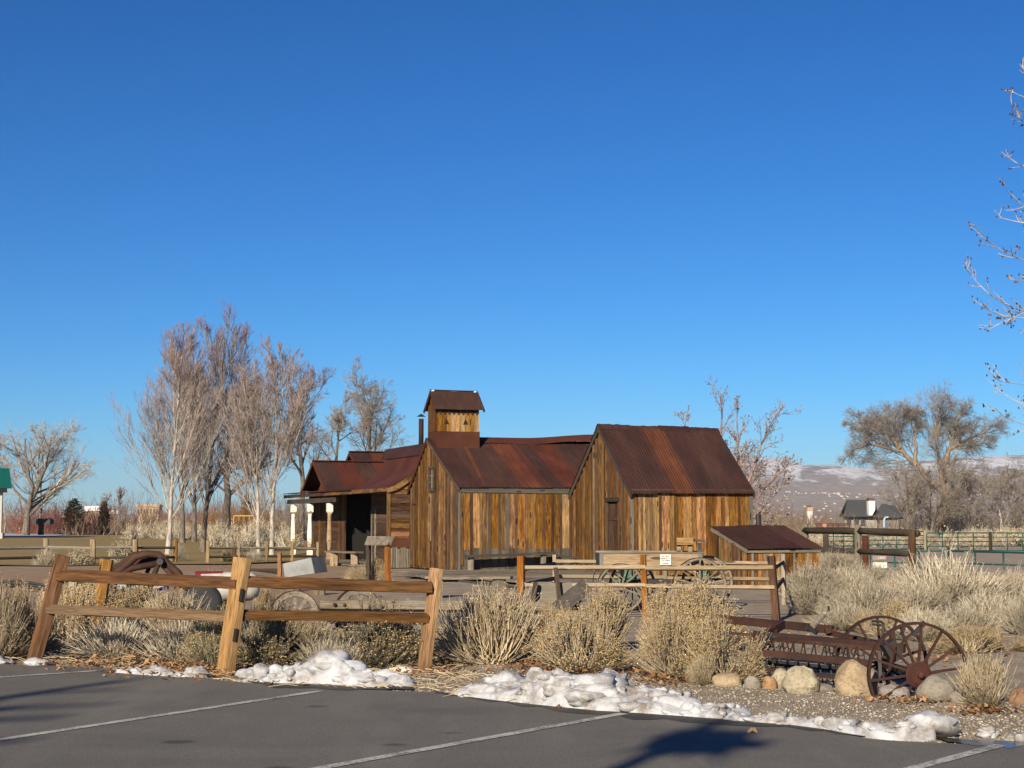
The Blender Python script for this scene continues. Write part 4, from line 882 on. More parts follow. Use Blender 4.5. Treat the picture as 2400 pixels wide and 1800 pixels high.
bar('frame_beam', (1660, 1448), (1952, 1476), 17.3, 16.2, .085, .05); bar('frame_beam', (1940, 1483), (2110, 1518), 16.2, 15.3, .05, .05)
bar('frame_beam', (1700, 1483), (2075, 1516), 16.6, 15.4, .025, .05); bar('brace', (1835, 1463), (1765, 1508), 16.2, 15.6, .085, .05)
bar('lower_beam', (1760, 1488), (2120, 1520), 15.9, 14.9, .085, .06); bar('tooth_bar', (1795, 1496), (2050, 1520), 15.7, 14.7, .04, .04)
bar('reel_bar', (1790, 1530), (2040, 1555), 15.0, 14.2, .06, .03); bar('reel_bar', (1796, 1552), (2040, 1576), 15.4, 14.6, .05, .03, IRON); bar('reel_bar', (1798, 1568), (1980, 1590), 15.0, 14.4, .035, .03); bar('reel_bar', (1900, 1600), (2010, 1609), 15.2, 14.8, .06, .03, IRON)
build('end_arm', MB().tube([at(1822, 1494, 15.6), at(1806, 1497, 15.6), at(1797, 1508, 15.5), at(1793, 1530, 15.3), at(1800, 1575, 15.2), at(1803, 1606, 15.2)], [.03, .04, .045, .035, .025, .02], 6), IRON, rk)
bar('gear_box', (2078, 1505), (2100, 1545), 14.9, 14.9, .12, .2, IRON); bar('strut', (2060, 1528), (2064, 1600), 14.6, 14.5, .05, .03, IRON); bar('strut', (2098, 1515), (2080, 1600), 14.8, 14.6, .04, .03)
bar('bracket', (1890, 1468), (1915, 1484), 16.3, 16.2, .04, .03, IRON); bar('strap', (1938, 1470), (1942, 1484), 16.1, 16.1, .06, .05, RUST_IRON)
bar('strap', (1817, 1464), (1819, 1490), 16.2, 15.9, .05, .03); bar('frame_plate', (1945, 1480), (2010, 1505), 16.2, 15.8, .05, .04, RUST_RED)
for k, px in enumerate(list(range(1809, 2010, 25))):
    t0 = at(px, 1498+(px-1800)*.094, 15.6-(px-1800)*.004); t1 = at(px+14, 1560+(px-1800)*.1, 15.2-(px-1800)*.004)
    build('tine', MB().tube([t0, t0.lerp(t1, .4)+V(-.01, 0, .0), t1, t1+V(.02, -.02, -.13)], .008, 5), IRON, rk)
    build('tine', MB().tube([t0+V(.03, .15, 0), t1+V(-.09, .2, -.02)], .007, 5), IRON, rk)
for px in (1806, 1819, 1839, 1852, 1937, 1949, 1967, 1982, 2002, 2017, 1810):
    c = at(px, 1508+(px-1806)*.098 if px != 1810 else 1577, 15.55-(px-1800)*.004); build('tine_spring', MB().tube([c+V(.028*math.cos(a), -.01*a/3+.02, .035*math.sin(a)) for a in np.linspace(0, 9, 16)], .007, 5), RUST_IRON, rk)
    build('tine', MB().tube([c+V(.03, 0, 0), c+V(.045, 0, -.14), c+V(.05, .02, -.24)], .007, 5), IRON, rk)
lv = [at(1905, 1468, 16.3), at(1930, 1442, 16.5), at(1938, 1432, 16.5), at(1943, 1430, 16.5), at(1941, 1421, 16.5)]
build('lever', MB().tube(lv[:3], [.035, .03, .02], 7), WOOD_GREY, rk); build('lever_tip', MB().tube(lv[2:], .012, 5), IRON, rk)
build('crank', MB().tube([at(2044, 1455, 15.2), at(2064, 1456, 15.2), at(2070, 1462, 15.2), at(2070, 1500, 15.2)], .014, 5), IRON, rk); build('crank', MB().tube([at(2044, 1463, 15.2), at(2066, 1464, 15.2)], .012, 5), IRON, rk)
bar('toggle', (2140, 1490), (2168, 1458), 15, 15, .04, .04, IRON); bar('toggle', (2112, 1490), (2122, 1460), 15, 15, .03, .04, IRON); bar('pole', (2090, 1478), (2100, 1545), 15, 15, .05, .05)
# ================================================================ boulders
def rock_mat(name, c1, c2, c3, sc=5):
    t = NT(name); c = t.co((sc, sc, sc)); n = t.noise(c, 1, 7, .65, .4); f = t.noise(c, 7, 3, .7)
    col = t.ramp(n, [(.32, c1), (.5, c2), (.68, c3)]); col = t.mix(t.ramp(f, [(.34, .5), (.5, 0.)]), col, tuple(x*.5 for x in c1))
    return t.done(col, .9, t.mix(.5, n, f), .6, .03)
RK = {'tan': rock_mat('tan_granite', (.16, .115, .07), (.28, .215, .14), (.38, .30, .2)), 'pale': rock_mat('pale_rock', (.17, .15, .105), (.29, .255, .185), (.38, .335, .25)),
      'red': rock_mat('red_rock', (.13, .075, .045), (.2, .125, .08), (.27, .175, .115)), 'grey': rock_mat('grey_rock', (.13, .12, .10), (.2, .18, .15), (.26, .24, .2)),
      'violet': rock_mat('violet_rock', (.14, .12, .11), (.21, .185, .17), (.28, .25, .23)), 'rust': rock_mat('rust_rock', (.17, .09, .04), (.28, .16, .08), (.36, .24, .13)), 'white': rock_mat('white_rock', (.5, .46, .38), (.62, .57, .47), (.7, .66, .58))}
def boulder(px, pb, w, h, kind, label, ang=.25, seed=0, dep=.9, cat='boulder'):
    b = gr(px, pb); s = F/b.y; rx, rz = w/s/2, h/s*.62; T = V(b.x, b.y+rx*dep*.8, rz*.38)
    n = 30; mb = MB(); rs = np.random.RandomState(seed+11); npl = 16 if ang == 1 else 9; pl = [Vector(rs.normal(size=3)).normalized() for _ in range(npl)]; po = rs.uniform(.62, .9, npl)
    for i in range(n//2+1):
        for j in range(n):
            th, ph = math.pi*i/(n//2), 2*math.pi*j/n; d = V(math.sin(th)*math.cos(ph), math.sin(th)*math.sin(ph), math.cos(th)); r = 1
            for q, o in zip(pl, po):
                k = d.dot(q)
                if k > .2: r = min(r, 1*(1-ang)+ang*1.0*min(1.2, o/k) if ang < 1 else o/k)
            r *= 1+.15*noise.noise(d*1.5+V(seed, 0, 0))+.06*noise.noise(d*4.5+V(seed, 3, 0))+.025*noise.noise(d*12+V(seed, 5, 0))
            mb.v.append((T.x+d.x*r*rx*1.08, T.y+d.y*r*rx*dep, T.z+d.z*r*rz*1.08))
    for i in range(n//2):
        for j in range(n): mb.f.append((i*n+j, (i+1)*n+j, (i+1)*n+(j+1) % n, i*n+(j+1) % n))
    return tag(build('boulder', mb, RK[kind], None, ang < .5), label, cat, 'boulders edging the rake display')
for k, a in enumerate([(1652, 1599, 50, 42, 'red', 'red brown round boulder at the left end of the boulder row', .3), (1708, 1609, 72, 34, 'tan', 'flat tan boulder with a pale face beside the red brown one', .2), (1766, 1613, 40, 30, 'grey', 'small smooth grey boulder left of the rust coloured stone', .3),
    (1806, 1614, 34, 32, 'rust', 'small rust coloured stone tucked beside a pale grey boulder', .3), (1836, 1612, 56, 48, 'pale', 'pale grey boulder half behind the angular cream boulder', .5), (1886, 1626, 88, 76, 'pale', 'large angular cream boulder with a dark stained top', 1),
    (1948, 1614, 34, 14, 'white', 'small flat white stone between the two largest boulders', .3), (1935, 1622, 40, 20, 'violet', 'small low mauve stone at the foot of the cream boulder', .3), (2014, 1630, 98, 88, 'tan', 'largest boulder, round tan granite left of the rake wheel', .25),
    (2110, 1639, 88, 40, 'violet', 'flat slab of mauve grey rock under the rake wheel', .85), (2208, 1646, 100, 66, 'grey', 'big smooth grey boulder right of the rake hub', .3), (2258, 1650, 50, 36, 'grey', 'lesser grey stone beside the pale brush clump at the right', .5),
    (2402, 1650, 60, 40, 'red', 'reddish boulder cut by the right edge of the picture', .4), (938, 1577, 62, 14, 'white', 'low cream slab of stone between the fence post and the snow', .4)]):
    boulder(*a[:6], ang=a[6], seed=k*3)
# ================================================================ snow piles
def snow_mat():
    t = NT('old_snow'); c = t.co((1, 1, 1), False); n = t.noise(c, 3.2, 6, .65, .5); f = t.noise(c, 30, 4, .7); g = t.noise(c, 9, 5, .7)
    dirt = t.math('MULTIPLY', t.ramp(n, [(.38, .1), (.58, 1.)]), t.ramp(g, [(.34, .05), (.58, .9)]))
    col = t.mix(dirt, (.435, .455, .495), (.15, .125, .095)); col = t.mix(t.ramp(f, [(.66, 0.), (.74, .35)]), col, (.18, .15, .12))
    t.b.inputs['Subsurface Weight'].default_value = .25; t.b.inputs['Subsurface Radius'].default_value = (.05, .06, .07); t.b.inputs['Subsurface Scale'].default_value = .3
    return t.done(col, .6, t.mix(.5, f, g), .35, .02)
SNOW = snow_mat()
def snow(label, base, depth, hts, seed, name='snow_pile'):
    # base: front edge in photo pixels; hts: (px, height in photo pixels) of the crest
    x0, x1 = base[0][0], base[-1][0]; A = gr(*base[0]); B = gr(*base[-1]); L = (B-A).length
    nu = max(24, int(L/.016)); nv = max(14, int(depth/.016)); mb = MB(); nd = V(-(B-A).y, (B-A).x, 0).normalized()
    if nd.y < 0: nd = -nd
    def itp(T, x):
        for a, b in zip(T[:-1], T[1:]):
            if a[0] <= x <= b[0]: return a[1]+(b[1]-a[1])*(x-a[0])/max(1e-6, b[0]-a[0])
        return T[-1][1] if x > T[-1][0] else T[0][1]
    for i in range(nu+1):
        px = x0+(x1-x0)*i/nu; g = gr(px, itp(base, px)); s = F/g.y; h = itp(hts, px)/s*.72
        for j in range(nv+1):
            v = j/nv; p = g+nd*(v*depth*(.45+.55*min(1, h/.12)))-nd*.02
            k = min(1, v*3.4)*min(1, (1-v)*1.7+.02)
            k = math.sqrt(max(0, k)); e = sstep(0, .04, i/nu)*sstep(0, .04, 1-i/nu)
            q = V(p.x*4.6, p.y*4.6, seed); d1 = noise.voronoi(q)[0][0]; d2 = noise.voronoi(q*2.3+V(7, 3, 1))[0][0]
            l = .66+.42*math.sqrt(max(0, 1-min(1, d1*1.25)**2))+.16*math.sqrt(max(0, 1-min(1, d2*1.25)**2))-.1+.18*noise.fractal(V(p.x*3, p.y*3, seed+9), .9, 2, 3)+.34*(abs(noise.noise(V(p.x*7, p.y*7, seed+4)))-.2)+.1*noise.noise(V(p.x*24, p.y*24, seed))
            z = h*k*l*e
            off = V(noise.noise((p.x*9, p.y*9, 2+seed)), noise.noise((p.x*9, p.y*9, 31+seed)), 0)*.05*min(1, h/.1)*k
            mb.v.append((p.x+off.x, p.y+off.y, z-.004+(.018 if k*e > .03 else -.03)))
    mb.f = [(i*(nv+1)+j, (i+1)*(nv+1)+j, (i+1)*(nv+1)+j+1, i*(nv+1)+j+1) for i in range(nu) for j in range(nv)]
    gsn = np.random.RandomState(seed); nch = max(8, int(L*depth*52)); base_v = list(mb.v)
    for k in range(nch):                                   # crusted chunks thrown up by the plough
        i, j = gsn.randint(1, nu), int(nv*gsn.uniform(.03, .8)); c = Vector(base_v[i*(nv+1)+j])
        if c.z < .012: continue
        r = gsn.uniform(.02, .04+.36*min(.25, c.z))*(1.7 if gsn.rand() < .18 else .8); vs = []; q_ = V(*gsn.normal(size=3))*9; sx, sy, sz = gsn.uniform(.8, 1.7), gsn.uniform(.8, 1.2), gsn.uniform(.5, .9)
        for a in range(9):
            for b in range(12):
                th, ph = math.pi*a/8, 2*math.pi*b/12; d = V(math.sin(th)*math.cos(ph), math.sin(th)*math.sin(ph), math.cos(th)); e = r*(1+.6*noise.noise(d*1.3+q_)+.22*noise.noise(d*3.7+q_))
                vs.append((c.x+d.x*e*sx, c.y+d.y*e*sy, c.z-r*.22+d.z*e*sz))
        mb.add(vs, [(a*12+b, (a+1)*12+b, (a+1)*12+(b+1) % 12, a*12+(b+1) % 12) for a in range(8) for b in range(12)])
    return tag(build(name, mb, SNOW, None, True), label, 'snow pile', 'snow piles along the asphalt edge')
snow('knee low snow pile at the foot of the middle leaning fence post', [(556, 1597), (640, 1605), (760, 1608), (880, 1615), (968, 1610)], .55, [(556, 20), (600, 46), (650, 48), (700, 62), (750, 72), (800, 52), (850, 40), (880, 26), (925, 30), (968, 12)], 3)
snow('largest dirty snow pile, spread along the edge in the middle of the picture', [(1044, 1630), (1150, 1644), (1270, 1657), (1400, 1670), (1500, 1676), (1600, 1683), (1692, 1690)], .8, [(1044, 18), (1100, 38), (1160, 50), (1200, 52), (1260, 94), (1300, 84), (1350, 84), (1400, 56), (1440, 46), (1490, 62), (1540, 40), (1570, 22), (1610, 24), (1660, 34), (1692, 16)], 11)
snow('narrow ribbon of snow trailing right from the largest pile', [(1690, 1690), (1760, 1697), (1850, 1703), (1940, 1715), (2010, 1728)], .3, [(1690, 30), (1710, 24), (1760, 16), (1830, 10), (1870, 22), (1930, 26), (1980, 26), (2010, 24)], 17)
snow('peaked snow heap at the right end of the snow ribbon', [(2000, 1726), (2050, 1734), (2120, 1738), (2192, 1736)], .42, [(2000, 26), (2050, 36), (2100, 46), (2130, 62), (2150, 68), (2180, 50), (2192, 20)], 23)
snow('thin low strip of snow left of the middle leaning fence post', [(268, 1579), (340, 1585), (420, 1590), (482, 1590)], .3, [(268, 6), (330, 16), (370, 20), (420, 14), (455, 20), (482, 6)], 29)
snow('small snow remnant at the extreme left edge', [(-40, 1556), (0, 1559), (32, 1557)], .25, [(-40, 26), (0, 20), (32, 4)], 31)
snow('tiny snow scrap at the foot of the left leaning fence post', [(68, 1560), (102, 1561)], .12, [(68, 5), (85, 9), (102, 4)], 33)
snow('small snow lump by the puddle at the right', [(2300, 1728), (2335, 1730)], .14, [(2300, 12), (2318, 18), (2335, 8)], 35)
snow('small snow lump cut by the right edge of the picture', [(2355, 1737), (2420, 1742)], .16, [(2355, 8), (2390, 15), (2420, 10)], 37)
# ================================================================ strands (numpy)
def rings(P, Rr, n):
    # P (N,K,3) strands, Rr (N,K) radii -> verts, quads
    N, K, _ = P.shape
    T = np.empty_like(P); T[:, 1:-1] = P[:, 2:]-P[:, :-2]; T[:, 0] = P[:, 1]-P[:, 0]; T[:, -1] = P[:, -1]-P[:, -2]
    T /= np.linalg.norm(T, axis=2, keepdims=True)+1e-9
    ref = np.where(np.abs(T[:, :1, 2:3]) > .8, np.array([1., .13, 0]), np.array([.1, 0, 1.])); A = np.cross(T, ref); A /= np.linalg.norm(A, axis=2, keepdims=True)+1e-9; B = np.cross(T, A)
    an = np.arange(n)*2*np.pi/n
    Vv = P[:, :, None]+(A[:, :, None]*np.cos(an)[None, None, :, None]+B[:, :, None]*np.sin(an)[None, None, :, None])*Rr[:, :, None, None]
    idx = np.arange(N*K*n).reshape(N, K, n); r = np.roll(idx, -1, axis=2)
    Q = np.stack([idx[:, :-1], r[:, :-1], r[:, 1:], idx[:, 1:]], -1).reshape(-1, 4)
    return Vv.reshape(-1, 3), Q
def joinm(parts):
    vs, fs, o = [], [], 0
    for v, f in parts: vs.append(v); fs.append(f+o); o += len(v)
    return np.concatenate(vs), np.concatenate(fs)
OV = np.array([(1, 0, 0), (-1, 0, 0), (0, 1, 0), (0, -1, 0), (0, 0, 1), (0, 0, -1)], float); OF = np.array([(0, 2, 4), (2, 1, 4), (1, 3, 4), (3, 0, 4), (2, 0, 5), (1, 2, 5), (3, 1, 5), (0, 3, 5)])
def octas(C, r, sq=1.0):
    v = C[:, None]+OV[None]*np.asarray(r)[:, None, None]*np.array([1, 1, sq]); return v.reshape(-1, 3), (OF[None]+6*np.arange(len(C))[:, None, None]).reshape(-1, 3)
STEM = m_island('straw_stems', (.17, .13, .08), (.38, .31, .205), (.56, .48, .35)); STEMG = m_island('grey_stems', (.11, .095, .07), (.38, .335, .26), (.64, .58, .47))
STEMD = m_island('olive_grey_stems', (.085, .08, .05), (.17, .155, .105), (.36, .31, .22)); HEAD = m_island('seed_heads', (.26, .18, .08), (.42, .305, .145), (.54, .42, .235)); HEADP = m_island('pale_seed_heads', (.36, .29, .17), (.47, .39, .25), (.60, .52, .38))
def bush_proto(seed, n, stem, head, nl=7, rad=.0045, hr=.014, hfrac=.7, flat=.72, spread=.55, twist=.0, sub=3, hk=3):
    # a unit bush: 1 wide; stems fan out of the crown in several tufts and end in clustered seed heads
    g = np.random.RandomState(seed)
    cd = g.normal(size=(nl, 3)); cd[:, 2] = np.abs(cd[:, 2])*.75+.2; cd /= np.linalg.norm(cd, axis=1, keepdims=True); cl = g.uniform(.8, 1.08, nl)
    which = g.randint(0, nl, n); d = cd[which]+g.normal(size=(n, 3))*.33*spread*1.6; d[:, 2] = np.abs(d[:, 2])+.02; d /= np.linalg.norm(d, axis=1, keepdims=True)
    L = cl[which]*g.uniform(.72, 1.06, n)*(1-.25*(g.rand(n) < .3)*g.rand(n))
    end = d*L[:, None]*np.array([.5, .5, flat]); base = np.stack([g.normal(size=n)*.05, g.normal(size=n)*.05, np.zeros(n)], 1)+cd[which]*np.array([.09, .09, .0])
    mid = base+(end-base)*np.array([.62, .62, .24])+g.normal(size=(n, 3))*.03
    K = 4; t0 = g.uniform(.0, .5, n); tt = t0[:, None]+(1-t0[:, None])*np.linspace(0, 1, K)[None]
    P = (1-tt)[..., None]**2*base[:, None]+2*(tt*(1-tt))[..., None]*mid[:, None]+tt[..., None]**2*end[:, None]
    P[:, 1:] += np.cumsum(g.normal(size=(n, K-1, 3))*.007, axis=1)
    Rr = rad*g.uniform(.7, 1.35, n)[:, None]*np.linspace(1.25, .6, K)[None]
    parts = [rings(P, Rr, 3)]
    # side shoots
    for q in range(sub):
        m = n; k = g.randint(2, K, m); b = P[np.arange(m), k]; dr = P[:, -1]-P[:, 1]; dr /= np.linalg.norm(dr, axis=1, keepdims=True)+1e-9
        dd = dr+g.normal(size=(m, 3))*.2+np.array([0, 0, .22]); l = g.uniform(.08, .22, m)
        e = b+dd*l[:, None]; S = np.stack([b, e], 1)
        parts.append(rings(S, rad*.62*np.array([1, .6])[None]*np.ones((m, 1)), 3)); P_end = e if q == 0 else np.concatenate([P_end, e])
    v, f = joinm(parts); me = np_mesh('stems', v, f, stem)
    ends = np.concatenate([P[:, -1], P_end]) if sub else P[:, -1]
    zz = ends[:, 2]/flat+np.linalg.norm(ends[:, :2], axis=1)*1.1
    keep = (g.rand(len(ends)) < hfrac) & (zz > np.quantile(zz, .35)); ends = ends[keep]; m = len(ends); hm = None
    if m > 3:
        C = (ends[:, None]+g.normal(size=(m, hk, 3))*np.array([.011, .011, .007])).reshape(-1, 3); hv, hf = octas(C, hr*.55*g.uniform(.6, 1.3, len(C)), .8); hm = np_mesh('seed_heads', hv, hf, head)
    return me, hm
PB = {'gold': [bush_proto(s, 850, STEM, HEAD, nl=13, hfrac=.8, hr=.0185, spread=.34, rad=.0052, hk=2) for s in (1, 2, 3)], 'straw': [bush_proto(s, 800, STEM, HEADP, nl=8, hfrac=.12, hr=.013, spread=.5, rad=.0052) for s in (4, 5)],
      'olive': [bush_proto(s, 900, STEMD, HEAD, nl=10, hfrac=.5, hr=.017, spread=.5, hk=2) for s in (6, 7)], 'pale': [bush_proto(s, 1000, STEMG, HEADP, nl=24, hfrac=.35, hr=.010, rad=.0046, flat=.62, spread=.26, sub=3) for s in (8, 9, 10)],
      'dead': [bush_proto(s, 420, STEMG, HEADP, nl=7, hfrac=.05, spread=.95, flat=.55) for s in (12, 13)], 'far': [bush_proto(s, 330, STEMG, HEADP, nl=9, hfrac=.7, hr=.03, rad=.009, flat=.7, sub=2) for s in (14, 15)]}
bi = [0]
def bush(px, pb, wpx, hpx, kind, label, group, name='rabbitbrush', cat='shrub', base=None):
    b = base or gr(px, pb); s = F/b.y; w, h = wpx/s, hpx/s; pr = PB[kind]; bi[0] += 1; st_, hd = pr[bi[0] % len(pr)]
    o = bpy.data.objects.new(name, None); rz = random.uniform(0, 6.28)
    M = Matrix.Translation(b+V(0, w*.25, 0)) @ Matrix.Rotation(rz, 4, 'Z') @ Matrix.Diagonal((w, w, h/.8, 1))
    put(o, None, M); o.empty_display_size = .2; tag(o, label, cat, group)
    for nm, me in (('stems', st_), ('seed_heads', hd)):
        if me: c = bpy.data.objects.new(nm, me); COL.objects.link(c); c.parent = o; c['kind'] = 'stuff'
    return o
GA = 'dry shrubs along the front fence'
for a in [(-30, 1548, 190, 165, 'straw', 'pale dry brush at the left edge, before the first leaning post'), (55, 1535, 150, 150, 'gold', 'brush with tan seed heads just left of the first leaning post'), (150, 1512, 170, 150, 'gold', 'seed headed brush behind the foot of the first leaning post'),
    (255, 1545, 230, 120, 'dead', 'sprawling grey brush under the left bay of the front rails'), (210, 1480, 190, 110, 'gold', 'brush in front of the rusty machine with tan heads above the lower rail'), (330, 1485, 200, 115, 'gold', 'tan headed brush in front of the white metal panel'),
    (420, 1560, 250, 130, 'dead', 'tangled bare brush behind the drift of brown leaves'), (400, 1500, 200, 100, 'straw', 'straw brush behind the middle of the left lower rail'), (505, 1470, 120, 115, 'straw', 'upright pale brush in front of the black tyre'), (500, 1570, 150, 120, 'olive', 'grey brush against the left side of the middle leaning post'),
    (610, 1570, 200, 150, 'olive', 'dark olive brush just right of the middle leaning post'), (700, 1540, 190, 90, 'straw', 'straggling pale brush under the right bay of the front rails'), (760, 1575, 190, 95, 'dead', 'bare bleached brush behind the crest of the snow pile'),
    (865, 1572, 240, 140, 'olive', 'rounded olive brush with gold heads left of the right leaning post'), (620, 1440, 70, 70, 'gold', 'small seed headed brush beside the left wagon wheel'), (955, 1560, 110, 90, 'dead', 'thin brush at the foot of the right leaning post'),
    (1030, 1540, 120, 120, 'dead', 'bare twiggy brush just right of the right leaning post'), (1150, 1562, 280, 165, 'straw', 'broad silvery brush fanning out right of the right leaning post'), (1280, 1555, 130, 110, 'gold', 'low brush between the silvery fan and the tall golden brush'),
    (1365, 1578, 225, 130, 'gold', 'drooping golden brush left of the orange pen post, front tier'), (1398, 1532, 165, 150, 'gold', 'tallest golden brush left of the orange pen post, behind the drooping one'), (1322, 1540, 100, 88, 'gold', 'golden brush beside the slanting plank'),
    (1600, 1594, 190, 142, 'gold', 'golden brush at the foot of the orange pen post, nearest the gravel'), (1568, 1532, 140, 152, 'gold', 'tall golden brush before the wagon notice'), (1662, 1532, 165, 146, 'gold', 'golden brush before the rear wheel of the small wagon'), (1712, 1600, 185, 150, 'gold', 'arching golden brush overhanging the left boulders'),
    (1655, 1604, 80, 60, 'straw', 'straw stemmed brush tucked between the two nearest golden brushes'),
    (2325, 1662, 170, 110, 'straw', 'bleached fan shaped brush alone on the gravel right of the boulders'), (860, 1372, 96, 60, 'gold', 'small round golden brush between the shingle roofed stand and the front rail')]: bush(*a, GA)
GB = 'pale brush on the right side of the yard'
k = 0
RB = [(1905, 1402, 150, 80, 'pale', 'silvery brush against the right corner of the lean-to'), (1920, 1440, 170, 75, 'pale', 'tan brush in front of the silvery one by the lean-to'), (1990, 1400, 130, 75, 'pale', 'pale brush between the lean-to and the brown timber post, back row'), (2060, 1392, 150, 70, 'pale', 'pale brush under the white corral sign'),
    (2105, 1408, 110, 60, 'pale', 'pale brush at the left foot of the brown timber post'), (1960, 1345, 110, 55, 'pale', 'far pale brush beside the lean-to roof corner'), (2240, 1432, 270, 128, 'pale', 'biggest silvery brush, right of the brown timber post'), (2400, 1402, 130, 70, 'pale', 'silvery brush at the right edge below the nearest corral panel'),
    (2150, 1445, 170, 90, 'pale', 'grey brush left of the biggest silvery one'), (2040, 1450, 180, 85, 'pale', 'grey and tan brush in the middle of the right hand stand'), (1990, 1480, 160, 68, 'pale', 'tan brush behind the lever of the hay rake'), (2090, 1490, 150, 75, 'gold', 'tan brush directly behind the rear rake wheel'),
    (2180, 1505, 150, 75, 'pale', 'tan brush directly behind the front rake wheel'), (2260, 1500, 190, 85, 'pale', 'pale brush right of the rake wheels, middle row'), (2340, 1475, 190, 90, 'pale', 'pale brush near the right edge, middle row'), (2420, 1490, 130, 100, 'pale', 'brush cut by the right edge, middle row'),
    (2280, 1535, 170, 55, 'gold', 'low tan brush above the upper right of the front rake wheel'), (2360, 1525, 150, 50, 'gold', 'low tan brush near the right edge, front row'), (1880, 1375, 90, 60, 'pale', 'small pale brush at the foot of the lean-to wall')]
for a in RB: bush(*a, GB)
# shrubs near the lawn fence
for a in [(100, 1328, 60, 45, 'dead', 'wispy dry shrub at the leftmost pale fence post'), (175, 1328, 60, 45, 'far', 'grey shrub between the two left pale posts of the lawn fence'), (285, 1322, 70, 55, 'far', 'grey shrub left of the third pale lawn fence post'), (415, 1318, 40, 50, 'dead', 'wispy shrub at the brown post of the lawn fence'),
    (590, 1320, 60, 40, 'dead', 'dry tuft at the foot of the two stemmed tree'), (535, 1320, 40, 35, 'olive', 'dark tuft by the lawn fence left of the two stemmed tree')]: bush(*a, 'dry tufts along the lawn fence')
# sage standing beyond the lawn: too many to count
def stand(name, spots, kindmeshes, kind='stuff', label=None):
    pts = []
    for (st_, hd) in kindmeshes:
        for me in (st_, hd):
            if not me: continue
            n = len(me.vertices); co = np.empty(n*3, dtype=np.float32); me.vertices.foreach_get('co', co); nl = len(me.loops); k = nl//len(me.polygons)
            vi = np.empty(nl, dtype=np.int32); me.loops.foreach_get('vertex_index', vi); pts.append((co.reshape(-1, 3), vi.reshape(-1, k), me.materials[0]))
    out = {}
    for (x, y, z, w, h, i) in spots:
        for q in (range(len(pts)) if len(pts) < 3 else (i % (len(pts)//2)*2, i % (len(pts)//2)*2+1)):
            v, f, m = pts[q]; a = random.uniform(0, 6.28); c, s = math.cos(a), math.sin(a)
            vv = np.stack([(v[:, 0]*c-v[:, 1]*s)*w+x, (v[:, 0]*s+v[:, 1]*c)*w+y, v[:, 2]*h/.7+z], 1); out.setdefault((m.name, f.shape[1]), []).append((vv, f))
    first = None
    for (mn, kk), L in out.items():
        v, f = joinm(L); me = np_mesh(name, v, f, bpy.data.materials[mn]); o = mobj(name, me, first, kind=kind)
        first = first or o
FARB = [bush_proto(s, 75, STEMG, HEADP, nl=9, hfrac=.6, hr=.05, rad=.012, sub=2, hk=1, spread=.4) for s in (31, 32, 33)]
TW_B = m_island('brown_twigs', (.075, .045, .035), (.15, .095, .07), (.24, .17, .13)); TW_R = m_island('red_twigs', (.085, .022, .022), (.15, .05, .045), (.2, .10, .085)); TW_T = m_island('tan_twigs', (.13, .095, .065), (.22, .165, .115), (.32, .25, .18))
TW_W = m_island('pale_twigs', (.22, .195, .17), (.40, .36, .32), (.56, .52, .47)); TW_P = m_island('purple_twigs', (.12, .092, .086), (.235, .192, .178), (.39, .345, .32), tip=(.20, .105, .095)); TW_G = m_island('grey_twigs', (.10, .085, .07), (.20, .17, .14), (.32, .28, .235))
TW_C = m_island('silver_twigs', (.13, .115, .10), (.25, .22, .195), (.38, .345, .31)); TW_O = m_island('orange_twigs', (.14, .075, .035), (.24, .125, .055), (.3, .18, .09))
def sc(px, pb, wpx, hpx, i=0, dY=0):
    p = gr(px, pb); p.z = gz(p.x, p.y); s = F/p.y; return (p.x, p.y, p.z, wpx/s, hpx/s, i)
sp = []
for k in range(46): sp.append(sc(random.uniform(300, 700), random.uniform(1254, 1268)+.0, random.uniform(35, 70), random.uniform(22, 40), k))
for k in range(14): sp.append(sc(random.uniform(490, 680), random.uniform(1266, 1290), random.uniform(40, 70), random.uniform(28, 46), k))
stand('sagebrush_stand', sp, FARB)
sp = []
for k in range(66):
    px = random.uniform(1900, 2480); Y = random.uniform(113, 170); p = at(px, 1260, Y); s = F/Y; sp.append((p.x, Y, gz(p.x, Y), random.uniform(28, 70)/s*1.0, random.uniform(.7, 1.5), k))
stand('sagebrush_flat', sp, FARB)
for px, pb, w, h, l in ((2180, 1266, 40, 24, 'round pale shrub left of the big tree trunk beyond the far corral'), (2290, 1268, 62, 32, 'wide pale shrub beyond the middle far corral panel'), (2372, 1262, 40, 30, 'pale shrub beyond the rightmost far corral panel'), (2085, 1264, 60, 18, 'low yellowish shrub before the house beyond the far corral')):
    p = at(px, pb, 150); p.z = gz(p.x, 150); bush(0, 0, w, h*1.2, 'far', l, 'pale shrubs beyond the far corral', base=p)
bush(0, 0, 44, 46, 'far', 'tall round tan shrub left of the two stemmed tree', None, base=gr(602, 1254))
